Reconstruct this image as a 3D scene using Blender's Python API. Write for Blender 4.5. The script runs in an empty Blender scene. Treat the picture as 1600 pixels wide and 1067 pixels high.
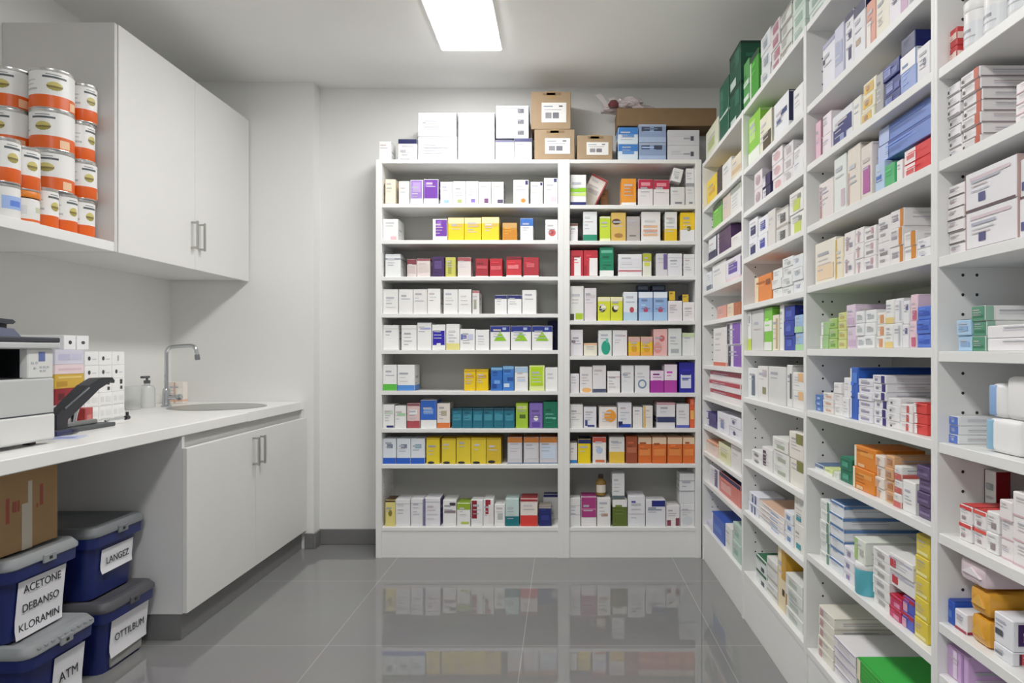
LIGHT = 33.0
EXPOSURE = -0.22
WORLD = 0.55
import bpy, bmesh, math, random
from mathutils import Vector, Matrix

# ------------------------------------------------------------------ constants
F = 1088.0            # focal length in pixels of the 1600 px wide frame
CX, CY = 879.0, 549.0 # vanishing point of the room's long axis
HC = 1.187            # camera height
C = bpy.context.scene.collection
PAL = dict(navy='1a2366', blue='2a68c2', royal='2417a6', lblue='92b8e0', green='45b038', lime='b6d81c', dgreen='0f6a50',
           teal='1d6a80', red='b4222f', bred='de2227', maroon='7c1a26', yellow='f4cd18', amber='cf8a1a', orange='ea8426',
           rust='a8462a', purple='6c36a2', violet='7d66b8', lilac='d2c8e4', mag='a3289a', pink='e8b9c0', salmon='dd806a',
           cream='f1e8d0', beige='dac9ac', grey='c6c6c3', lgrey='dcdcda', white='f3f3f2', dark='202027', brown='7a5230',
           card='b79366', olive='87882e', dpur='3d2554', tan='dcb55a', dgrey='77777a', pyel='e6dc86', bag='ece9ee',
           aqua='3fb0bf', mint='bfe0cf', tgreen='2f8a5c', lav='b79ad6')


def lin(h):
    h = PAL.get(h, h)
    out = []
    for i in (0, 2, 4):
        c = int(h[i:i + 2], 16) / 255
        out.append(c / 12.92 if c <= .04045 else ((c + .055) / 1.055) ** 2.4)
    return tuple(out) + (1.0,)


MATS = {}


def mat(col, rough=.5, metal=0.0, var=.04, scale=9.0, bump=0.0, spec=.4, key=None, trans=0.0, alpha=1.0):
    """A procedural surface: the colour with a faint noise variation, and optional bump."""
    k = key or (col, rough, metal, var, scale, bump, trans, alpha)
    if k in MATS:
        return MATS[k]
    m = bpy.data.materials.new(str(PAL.get(col, col)) if not key else key)
    m.use_nodes = True
    nt = m.node_tree
    b = nt.nodes['Principled BSDF']
    b.inputs['Roughness'].default_value = rough
    b.inputs['Metallic'].default_value = metal
    b.inputs['Specular IOR Level'].default_value = spec
    tc = nt.nodes.new('ShaderNodeTexCoord')
    nz = nt.nodes.new('ShaderNodeTexNoise')
    nz.inputs['Scale'].default_value = scale
    nz.inputs['Detail'].default_value = 4
    nt.links.new(tc.outputs['Object'], nz.inputs['Vector'])
    rp = nt.nodes.new('ShaderNodeValToRGB')
    c = lin(col)
    rp.color_ramp.elements[0].position = .25
    rp.color_ramp.elements[1].position = .75
    rp.color_ramp.elements[0].color = tuple(v * (1 - var) for v in c[:3]) + (1,)
    rp.color_ramp.elements[1].color = tuple(min(1, v * (1 + var)) for v in c[:3]) + (1,)
    nt.links.new(nz.outputs['Fac'], rp.inputs['Fac'])
    nt.links.new(rp.outputs['Color'], b.inputs['Base Color'])
    if bump:
        bp = nt.nodes.new('ShaderNodeBump')
        bp.inputs['Strength'].default_value = bump
        bp.inputs['Distance'].default_value = .004
        nt.links.new(nz.outputs['Fac'], bp.inputs['Height'])
        nt.links.new(bp.outputs['Normal'], b.inputs['Normal'])
    if trans:
        b.inputs['Transmission Weight'].default_value = trans
    if alpha < 1:
        b.inputs['Alpha'].default_value = alpha
    MATS[k] = m
    return m


def ink(col):
    return mat(col, rough=.42, var=.03)


# ------------------------------------------------------------------ mesh building
class MB:
    def __init__(self):
        self.bm = bmesh.new()
        self.lay = self.bm.faces.layers.int.new('done')
        self.mats = []

    def _paint(self, m):
        if m not in self.mats:
            self.mats.append(m)
        i = self.mats.index(m)
        for f in self.bm.faces:
            if not f[self.lay]:
                f.material_index = i
                f[self.lay] = 1

    def box(self, x0, x1, y0, y1, z0, z1, m, bev=0.0, seg=1, mtx=None):
        vs = [self.bm.verts.new(p) for p in ((x0, y0, z0), (x1, y0, z0), (x1, y1, z0), (x0, y1, z0),
                                             (x0, y0, z1), (x1, y0, z1), (x1, y1, z1), (x0, y1, z1))]
        fs = [self.bm.faces.new([vs[i] for i in q]) for q in ((3, 2, 1, 0), (4, 5, 6, 7), (0, 1, 5, 4), (1, 2, 6, 5), (2, 3, 7, 6), (3, 0, 4, 7))]
        if mtx is not None:
            for v in vs:
                v.co = mtx @ v.co
        if bev > 0:
            es = list({e for f in fs for e in f.edges})
            bmesh.ops.bevel(self.bm, geom=es, offset=bev, segments=seg, profile=.5, affect='EDGES')
        self._paint(m)
        return self

    def poly(self, pts, m):
        self.bm.faces.new([self.bm.verts.new(p) for p in pts])
        self._paint(m)
        return self

    def prism(self, prof, axis, a0, a1, m):
        """Extrude a 2-D profile along an axis ('x','y','z')."""
        def P(u, v, a):
            return {'x': (a, u, v), 'y': (u, a, v), 'z': (u, v, a)}[axis]
        lo = [self.bm.verts.new(P(u, v, a0)) for u, v in prof]
        hi = [self.bm.verts.new(P(u, v, a1)) for u, v in prof]
        n = len(prof)
        fs = [self.bm.faces.new((lo[i], lo[(i + 1) % n], hi[(i + 1) % n], hi[i])) for i in range(n)]
        fs.append(self.bm.faces.new(lo[::-1]))
        fs.append(self.bm.faces.new(hi))
        bmesh.ops.recalc_face_normals(self.bm, faces=fs)
        self._paint(m)
        return self

    def lathe(self, prof, m, seg=28, c=(0, 0, 0), axis='z', cap=True):
        """prof: list of (radius, height); turned about an axis through c."""
        rings = []
        for r, h in prof:
            ring = []
            for k in range(seg):
                a = 2 * math.pi * k / seg
                u, v = r * math.cos(a), r * math.sin(a)
                p = {'z': (u, v, h), 'y': (u, h, v), 'x': (h, u, v)}[axis]
                ring.append(self.bm.verts.new((p[0] + c[0], p[1] + c[1], p[2] + c[2])))
            rings.append(ring)
        fs = []
        for a, b in zip(rings, rings[1:]):
            for k in range(seg):
                fs.append(self.bm.faces.new((a[k], a[(k + 1) % seg], b[(k + 1) % seg], b[k])))
        if cap:
            fs.append(self.bm.faces.new(rings[0][::-1]))
            fs.append(self.bm.faces.new(rings[-1]))
        bmesh.ops.recalc_face_normals(self.bm, faces=fs)
        self._paint(m)
        return self

    def tube(self, pts, r, m, seg=14):
        pts = [Vector(p) for p in pts]
        rr = r if isinstance(r, (list, tuple)) else [r] * len(pts)
        rings, prev = [], None
        for i, p in enumerate(pts):
            t = (pts[min(i + 1, len(pts) - 1)] - pts[max(i - 1, 0)]).normalized()
            n = prev if prev is not None else (Vector((0, 0, 1)) if abs(t.z) < .9 else Vector((1, 0, 0)))
            n = (n - t * n.dot(t)).normalized()
            prev = n
            b = t.cross(n)
            rings.append([self.bm.verts.new(p + (n * math.cos(2 * math.pi * k / seg) + b * math.sin(2 * math.pi * k / seg)) * rr[i]) for k in range(seg)])
        fs = []
        for a, b in zip(rings, rings[1:]):
            for k in range(seg):
                fs.append(self.bm.faces.new((a[k], a[(k + 1) % seg], b[(k + 1) % seg], b[k])))
        fs.append(self.bm.faces.new(rings[0][::-1]))
        fs.append(self.bm.faces.new(rings[-1]))
        bmesh.ops.recalc_face_normals(self.bm, faces=fs)
        self._paint(m)
        return self

    def patch(self, r, a0, a1, z0, z1, m, n=6, c=(0, 0, 0)):
        """A curved label patch on a cylinder about z."""
        for k in range(n):
            b0, b1 = a0 + (a1 - a0) * k / n, a0 + (a1 - a0) * (k + 1) / n
            self.bm.faces.new([self.bm.verts.new((c[0] + r * math.cos(b), c[1] + r * math.sin(b), c[2] + z)) for b, z in ((b0, z0), (b1, z0), (b1, z1), (b0, z1))])
        self._paint(m)
        return self

    def build(self, name, parent=None, loc=(0, 0, 0), rot=(0, 0, 0), smooth=35):
        me = bpy.data.meshes.new(name)
        self.bm.to_mesh(me)
        self.bm.free()
        for m in self.mats:
            me.materials.append(m)
        if smooth:
            me.shade_smooth()
            me.set_sharp_from_angle(angle=math.radians(smooth))
        o = bpy.data.objects.new(name, me)
        C.objects.link(o)
        o.location = loc
        o.rotation_euler = rot
        if parent is not None:
            o.parent = parent
        return o


def tag(o, label, cat, group=None):
    o['label'] = label
    o['category'] = cat
    if group:
        o['group'] = group
    return o


def thing(name, label, cat, loc=(0, 0, 0), rz=0.0, group=None):
    o = bpy.data.objects.new(name, None)
    o.empty_display_size = .05
    C.objects.link(o)
    o.location = loc
    o.rotation_euler = (0, 0, rz)
    return tag(o, label, cat, group)


def struct(o):
    o['kind'] = 'structure'
    return o


def dup(root, loc, rz=None, label=None):
    r = root.copy()
    C.objects.link(r)
    r.location = loc
    if rz is not None:
        r.rotation_euler = (r.rotation_euler[0], r.rotation_euler[1], rz)
    if label:
        r['label'] = label
    for ch in root.children:
        c = ch.copy()
        C.objects.link(c)
        c.parent = r
        for g in ch.children:
            d = g.copy()
            C.objects.link(d)
            d.parent = c
    return r


def lettering(name, text, size, m, parent, loc, rot, align='CENTER'):
    cu = bpy.data.curves.new(name, 'FONT')
    cu.body = text
    cu.size = size
    cu.align_x = align
    cu.align_y = 'CENTER'
    cu.extrude = .0003
    tmp = bpy.data.objects.new(name + '_curve', cu)
    C.objects.link(tmp)
    dg = bpy.context.evaluated_depsgraph_get()
    me = bpy.data.meshes.new_from_object(tmp.evaluated_get(dg))
    bpy.data.objects.remove(tmp)
    bpy.data.curves.remove(cu)
    me.materials.clear()
    me.materials.append(m)
    o = bpy.data.objects.new(name, me)
    C.objects.link(o)
    o.parent = parent
    o.location = loc
    o.rotation_euler = rot
    return o


# ------------------------------------------------------------------ materials of the setting
def wall_mat(key, col, bump=.08):
    return mat(col, rough=.75, var=.015, scale=3.0, bump=bump, spec=.25, key=key)


WALL = wall_mat('wall paint', 'e9e9e6')
CEIL = wall_mat('ceiling paint', 'f3f3f0', .05)
MELA = mat('ececea', rough=.42, var=.012, scale=5, key='white melamine')
DOORM = mat('e2e2df', rough=.45, var=.012, scale=4, key='cabinet laminate')
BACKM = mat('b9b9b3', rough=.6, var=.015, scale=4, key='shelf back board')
WORK = mat('f4f4f1', rough=.3, var=.012, scale=14, key='worktop laminate')
SKIRT = mat('6e6e6e', rough=.45, var=.03, scale=6, key='grey skirting')
CHROME = mat('c9ccd0', rough=.16, metal=1.0, var=.02, key='chrome')
STEEL = mat('b4b4ae', rough=.28, metal=1.0, var=.04, key='brushed steel')
HOLE = mat('2c2c2e', rough=.8, key='peg hole')


def floor_mat():
    m = bpy.data.materials.new('glossy grey floor tiles')
    m.use_nodes = True
    nt = m.node_tree
    b = nt.nodes['Principled BSDF']
    tc = nt.nodes.new('ShaderNodeTexCoord')
    mp = nt.nodes.new('ShaderNodeMapping')
    mp.inputs['Location'].default_value = (.16 + 7.9, 1.14 + 7.9, 0)
    br = nt.nodes.new('ShaderNodeTexBrick')
    br.offset = 0.0
    br.inputs['Scale'].default_value = 1.0
    br.inputs['Brick Width'].default_value = .79
    br.inputs['Row Height'].default_value = .79
    br.inputs['Mortar Size'].default_value = .0025
    br.inputs['Mortar Smooth'].default_value = .3
    br.inputs['Color1'].default_value = lin('7e7e7e')
    br.inputs['Color2'].default_value = lin('7b7b7b')
    br.inputs['Mortar'].default_value = lin('979796')
    nz = nt.nodes.new('ShaderNodeTexNoise')
    nz.inputs['Scale'].default_value = 2.5
    nz.inputs['Detail'].default_value = 5
    mx = nt.nodes.new('ShaderNodeMix')
    mx.data_type = 'RGBA'
    mx.blend_type = 'MULTIPLY'
    mx.inputs['Factor'].default_value = .12
    bp = nt.nodes.new('ShaderNodeBump')
    bp.inputs['Strength'].default_value = .008
    bp.inputs['Distance'].default_value = .01
    L = nt.links.new
    L(tc.outputs['Object'], mp.inputs['Vector'])
    L(mp.outputs['Vector'], br.inputs['Vector'])
    L(tc.outputs['Object'], nz.inputs['Vector'])
    L(br.outputs['Color'], mx.inputs[6])
    L(nz.outputs['Color'], mx.inputs[7])
    L(mx.outputs[2], b.inputs['Base Color'])
    L(nz.outputs['Fac'], bp.inputs['Height'])
    b.inputs['Roughness'].default_value = .012
    b.inputs['Specular IOR Level'].default_value = .7
    return m


def glow_mat(strength):
    m = bpy.data.materials.new('lit diffuser')
    m.use_nodes = True
    nt = m.node_tree
    b = nt.nodes['Principled BSDF']
    b.inputs['Base Color'].default_value = (.9, .9, .9, 1)
    b.inputs['Emission Color'].default_value = (1, .985, .96, 1)
    b.inputs['Emission Strength'].default_value = strength
    return m


# ------------------------------------------------------------------ room shell
XL, XR, YB, YP, YF, ZC = -2.357, 1.115, 4.292, 4.192, -1.3, 2.81
struct(MB().box(XL - .1, XR + .1, YF - .1, YB + .1, -.1, 0, floor_mat()).build('floor'))
struct(MB().box(XL - .1, XR + .1, YF - .1, YB + .1, ZC, ZC + .1, CEIL).build('ceiling'))
struct(MB().box(XL - .1, XL, YF - .1, YB + .1, 0, ZC, WALL).build('wall_left'))
struct(MB().box(XR, XR + .1, YF - .1, YB + .1, 0, ZC, WALL).build('wall_right'))
struct(MB().box(XL, XR, YB, YB + .1, 0, ZC, WALL).build('wall_back'))
struct(MB().box(XL, -1.498, YP, YB, 0, ZC, WALL).build('wall_back_pier'))
bb = MB().box(-1.498, -1.08, YB - .012, YB, 0, .094, SKIRT, .003)
bb.box(-1.498, -1.486, YP - .012, YB - .012, 0, .094, SKIRT, .003)
bb.box(-1.55, -1.498, YP - .012, YP, 0, .094, SKIRT, .003)
struct(bb.build('baseboard_back'))

# ceiling light panels: the one in view, and an unseen one added over the camera as fill
LABS = ['lit rectangular ceiling light panel in front of the bookcases',
        'added unseen ceiling light panel, fill light over the near end of the room']
for (y0, y1), lab in zip(((2.45, 3.725), (-.35, .92)), LABS):
    t = thing('ceiling_light', lab, 'ceiling light', (-.485, (y0 + y1) / 2, ZC))
    h = (y1 - y0) / 2
    MB().box(-.1625, .1625, -h, h, -.012, 0, mat('f4f4f4', rough=.5)).build('frame', t)
    MB().box(-.155, .155, -h + .008, h - .008, -.016, -.012, glow_mat(LIGHT)).build('diffuser', t)

# ------------------------------------------------------------------ bookcases
def holes(mb, xs, y, z0, z1, face):
    """Peg holes as small dark discs on a panel's face at y (panel lies in the x-z plane)."""
    z = z0
    while z < z1:
        for x in xs:
            r = .0034
            pts = [(x + r * math.cos(a), y, z + r * math.sin(a)) for a in [k * math.pi / 4 for k in range(8)]]
            mb.poly(pts if face < 0 else pts[::-1], HOLE)
        z += .042


def bookcase(name, label, loc, rz, w, depth, top, zs, tp, kick_set=.006):
    """Local frame: width along x from 0, front at y=0, back at y=depth. zs: shelf heights, the last one the floor of the case."""
    t = thing(name, label, 'bookcase', loc, rz, None)
    bt = .022
    for i, x in enumerate((0, w - tp)):
        mb = MB()
        # panel built in its own frame so that the holes can sit on the inner face
        mb.box(x, x + tp, 0, depth, 0, top, MELA, .0012)
        for yy in (.055, .085, depth - .05):
            z = .3
            while z < top - .1:
                r = .0036
                xx = x + tp + .0004 if i == 0 else x - .0004
                pts = [(xx, yy + r * math.cos(a), z + r * math.sin(a)) for a in [k * math.pi / 4 for k in range(8)]]
                if yy != .085 or int(z * 100) % 5 == 0:
                    mb.poly(pts, HOLE)
                z += .042
        mb.build('side_panel', t, smooth=0)
    MB().box(tp, w - tp, .003, depth, top - bt, top, MELA, .001).build('top_panel', t, smooth=0)
    MB().box(tp, w - tp, depth - .008, depth, zs[-1] - bt, top - bt, BACKM).build('back_panel', t, smooth=0)
    for z in zs:
        MB().box(tp, w - tp, .003, depth - .008, z - bt, z, MELA, .0012).build('shelf', t, smooth=0)
    MB().box(tp, w - tp, kick_set, kick_set + .016, 0, zs[-1] - bt, MELA, .0012).build('kickboard', t, smooth=0)
    return t


YS = 4.0
def zb(y):      # height on the back bookcases' front plane of an image row
    return HC - (y - CY) / (F / YS)
def xb(x):
    return (x - CX) / (F / YS)

BL = [zb(v) for v in (318, 375, 432, 490, 547, 611, 670, 726, 824)]
BR = [zb(v) for v in (320, 376, 431, 501, 556, 614, 669.5, 725, 824)]
TOPB = zb(249)
bookcase('bookcase', 'wide white bookcase of nine shelves standing against the back wall', (xb(587), YS, 0), 0, xb(881) - xb(587), .285, TOPB, BL, .034)
bookcase('bookcase', 'narrow white bookcase against the back wall, beside the corner', (xb(881), YS, 0), 0, .80 - .002 - xb(881), .285, TOPB, BR, .034)
XS = .80
TOPR = 2.26
RA = [2.0, 1.84, 1.685, 1.525, 1.355, 1.11, .935, .77, .62, .457, .2]
RB = [1.99, 1.80, 1.596, 1.39, 1.19, .985, .71, .485, .215]
RC = [1.99, 1.797, 1.596, 1.40, 1.195, .995, .805, .525, .215]
RD = [1.99, 1.79, 1.592, 1.388, 1.187, .993, .80, .61, .50, .215]
BAYS = {'A': (3.10, 3.985, RA), 'B': (2.30, 3.10, RB), 'C': (1.50, 2.30, RC), 'D': (.70, 1.50, RD)}
for k, lab in (('A', 'white bookcase bay of many close shelves in the back corner'),
               ('B', 'white bookcase bay on the right wall, second from the back corner'),
               ('C', 'white bookcase bay on the right wall, third from the back corner'),
               ('D', 'white bookcase bay on the right wall, nearest to the viewer')):
    y0, y1, zs = BAYS[k]
    # rotated by -90 degrees: local x runs towards the viewer, local y into the wall on the right
    bookcase('bookcase', lab, (XS, y1, 0), -math.pi / 2, y1 - y0 - .0005, .29, TOPR, zs, .0125)


# ------------------------------------------------------------------ medicine boxes
def parse(decos):
    out = []
    for d in decos.split():
        head, col = d.rsplit(':', 1)
        kind = head[0]
        if head.startswith('tri'):
            out.append(('tri', [], col))
            continue
        nums = [float(v) for v in head[1:].split(',') if v] if len(head) > 1 else []
        out.append((kind, nums, col))
    return out


def carton(w, d, h, base, decos, rng, lines=True):
    """One closed printed carton: chamfered body, printed bands and patches, tuck-flap slits, print lines."""
    mb = MB()
    mb.box(-w / 2, w / 2, 0, d, 0, h, ink(base), min(.0016, w * .06, h * .06, d * .06))
    e = .0007
    hw = w / 2

    def front(u0, u1, v0, v1, col, lift=0):
        y = -e - lift
        mb.poly([(-hw + u0 * w, y, v0 * h), (-hw + u1 * w, y, v0 * h), (-hw + u1 * w, y, v1 * h), (-hw + u0 * w, y, v1 * h)], ink(col))

    def side(u0, u1, v0, v1, col, s=0, lift=0):
        for sg in ((1, -1) if s == 0 else (s,)):
            x = sg * (hw + e + lift)
            p = [(x, u0 * d, v0 * h), (x, u1 * d, v0 * h), (x, u1 * d, v1 * h), (x, u0 * d, v1 * h)]
            mb.poly(p if sg > 0 else p[::-1], ink(col))

    def topf(col, u0=0.02, u1=.98):
        z = h + e + lift
        mb.poly([(-hw + .02 * w, u0 * d, z), (hw - .02 * w, u0 * d, z), (hw - .02 * w, u1 * d, z), (-hw + .02 * w, u1 * d, z)], ink(col))
    lift = 0.0
    for kind, n, col in parse(decos):
        lift += .00025
        if kind == 't':
            front(.01, .99, 1 - n[0], .99, col, lift); side(.01, .99, 1 - n[0], .99, col, 0, lift); topf(col)
        elif kind == 'b':
            front(.01, .99, .01, n[0], col, lift); side(.01, .99, .01, n[0], col, 0, lift)
        elif kind == 'm':
            front(.01, .99, n[0], n[1], col, lift); side(.01, .99, n[0], n[1], col, 0, lift)
        elif kind == 'f':
            front(n[0], n[1], n[2], n[3], col, lift)
        elif kind == 's':
            side(n[0], n[1], n[2], n[3], col, 0, lift)
        elif kind == 'T':
            topf(col)
        elif kind == 'o':
            y = -e - lift
            mb.poly([(-hw + (n[0] + n[2] * math.cos(a)) * w, y, (n[1] + n[3] * math.sin(a)) * h) for a in [k * math.pi / 9 for k in range(18)]], ink(col))
        elif kind == 'tri':
            y = -e - lift
            mb.poly([(-hw + .18 * w, y, .38 * h), (-hw + .82 * w, y, .38 * h), (-hw + .5 * w, y, .78 * h)], ink(col))
    if lines:
        lift += .0003
        L = lin(base)
        lum = .3 * L[0] + .6 * L[1] + .1 * L[2]
        pale = lum > .42
        def shade(f):
            return '%02x%02x%02x' % tuple(int(max(0, min(255, 255 * (max(0, c) ** (1 / 2.2)) * f))) for c in L[:3])
        cols = ['c2c2c8', 'b2b4be', 'cfcfd2', 'b4b6c6', 'c8bcbe', 'a6a8b0'] if pale else [shade(1.3), shade(1.2), shade(.75)]
        c1 = rng.choice(cols)
        v = rng.uniform(.62, .8)
        u0 = rng.uniform(.1, .2)
        front(u0, u0 + rng.uniform(.35, .6), v, v + .07, c1, lift)
        for k in range(rng.randint(1, 3)):
            v -= rng.uniform(.09, .16)
            front(u0, u0 + rng.uniform(.25, .65), v, v + .03, rng.choice(cols), lift)
        if d > .05:
            v = rng.uniform(.45, .7)
            side(.12, rng.uniform(.4, .7), v, v + .09, rng.choice(cols), 0, lift)
            side(.12, rng.uniform(.35, .8), v - .2, v - .16, rng.choice(cols), 0, lift)
            # slit of the tuck flap along the upper edge of each end
            side(.02, .98, .955, .97, 'b4b4b4' if pale else shade(.7), 0, lift + .0001)
    return mb


WORDS = ['zero', 'first', 'second', 'third', 'fourth', 'fifth', 'sixth', 'seventh', 'eighth', 'ninth', 'tenth', 'eleventh']
NUM = ['zero', 'one', 'two', 'three', 'four', 'five', 'six', 'seven', 'eight', 'nine']


def level_word(i, n):
    if n == 2:
        return ['lower', 'upper'][i]
    if i == n - 1:
        return 'topmost'
    if i == 0:
        return 'lowest'
    if n == 3:
        return 'middle'
    return WORDS[i + 1] + ' up'


PENDING = []   # (object, description, pile level, pile size, x, place)


def put(w, d, h, base, decos, loc, rz, desc, place, seed, level=0, n=1, x=0, tilt=0.0, lines=True):
    rng = random.Random(seed)
    noun = desc.split()[-1]
    flat = h < .45 * w
    tall = h > 1.35 * w
    name = 'medicine_packet' if flat else ('medicine_carton' if tall else 'medicine_box')
    o = carton(w, d, h, base, decos, rng, lines).build(name, loc=loc, rot=(0, tilt, rz), smooth=0)
    cat = 'flat box' if flat else ('carton' if tall else 'box')
    o['category'] = cat
    PENDING.append((o, desc, level, n, x, place))
    return o


def finish_labels():
    by = {}
    for o, desc, lv, n, x, place in PENDING:
        by.setdefault((desc, place), {}).setdefault(x, []).append((o, lv, n))
    for (desc, place), piles in by.items():
        xs = sorted(piles)
        for i, x in enumerate(xs):
            for o, lv, n in piles[x]:
                s = desc
                if n > 1:
                    s += ', ' + level_word(lv, n) + (' in pile' if len(xs) == 1 else ' in')
                if len(xs) > 1:
                    if i == 0:
                        q = 'leftmost'
                    elif i == len(xs) - 1:
                        q = 'rightmost'
                    elif len(xs) == 3:
                        q = 'middle'
                    else:
                        q = WORDS[i + 1] + ' from left'
                    s += (', ' if n == 1 else ' ') + q + (' pile' if n > 1 else '')
                s += ' ' + place
                o['label'] = s
                o['group'] = 'medicine boxes ' + place


ORD = ['top', 'second', 'third', 'fourth', 'fifth', 'sixth', 'seventh', 'eighth', 'ninth', 'tenth', 'bottom']


def rows(text):
    for ln in text.strip().splitlines():
        ln = ln.strip()
        if not ln or ln.startswith('#'):
            continue
        p = [q.strip() for q in ln.split('|')]
        nums = p[0].split()
        opts, deco = {}, []
        for q in ' '.join(p[3:]).split():
            if '=' in q:
                a, b = q.split('=')
                opts[a] = float(b)
            else:
                deco.append(q)
        yield [float(v) for v in nums[:3]], (int(nums[3]) if len(nums) > 3 else 1), p[1], p[2], ' '.join(deco), opts


def back_row(z, gap, place, text, sb=.022, lim=(-9, 9)):
    for (x0, x1, yt), n, desc, base, decos, o in rows(text):
        s = o.get('sb', sb)
        rng = random.Random(int(x0 * 7 + yt * 13))
        Y = YS + s + rng.uniform(0, .008)
        k = F / Y
        X0, X1 = (x0 - CX) / k, (x1 - CX) / k
        X0, X1 = max(X0, lim[0]), min(X1, lim[1])
        z0 = HC - (o['by'] - CY) / k if 'by' in o else z
        h = HC - (yt - CY) / k - z0
        h = min(h, gap - (z0 - z) - .012)
        w = X1 - X0 - .0012
        d = min(o.get('d', rng.uniform(.09, .16)), .262 - s)
        tilt = math.radians(o.get('tilt', 0))
        for i in range(n):
            hh = h / n
            put(w, d, hh - .0006, base, decos, ((X0 + X1) / 2 + (o.get('dx', 0)), Y, z0 + hh * i + .0004 + o.get('dz', 0)), 0 if n == 1 else math.radians(rng.uniform(-1, 1)),
                desc, place, int(x0 * 31 + yt * 17 + i), i, n, x0, tilt)


def side_row(bay, idx, place, text, sb=.02):
    y0, y1, zs = BAYS[bay]
    z = zs[idx] if idx >= 0 else TOPR
    gap = ((zs[idx - 1] if idx > 0 else TOPR) - .022 - z) if idx >= 0 else .55
    lo, hi = (y0 + .014, y1 - .014) if idx >= 0 else (y0 + .0, y1 + .1)
    last = hi
    for (xa, xb_, yt), n, desc, base, decos, o in rows(text):
        s = o.get('sb', sb)
        rng = random.Random(int(xa * 7 + yt * 13 + 5))
        X = XS + s
        Ya, Yb = F * X / (xa - CX), F * X / (xb_ - CX)      # far and near edge of the front face
        Ya = min(Ya, hi)
        if 'by' not in o and 'free' not in o:
            Ya = min(Ya, last - .0008)
            last = Yb
        Yb = max(Yb, lo)
        w = Ya - Yb - .0012
        if w < .008:
            print('SKIP thin', bay, idx, desc, w)
            continue
        Ym = (Ya + Yb) / 2
        z0 = HC - (o['by'] - CY) * Ym / F if 'by' in o else z
        h = HC - (yt - CY) * Ym / F - z0
        h = max(.02, min(h, gap - (z0 - z) - .006))
        d = min(o.get('d', rng.uniform(.10, .17)), .268 - s)
        for i in range(n):
            hh = h / n
            j = rng.uniform(0, .006) if n > 1 else rng.uniform(0, .004)
            put(w, d, hh - .0006, base, decos, (X + j, Ym, z0 + hh * i + .0004), -math.pi / 2,
                desc, place, int(xa * 31 + yt * 17 + i), i, n, xa)

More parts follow.
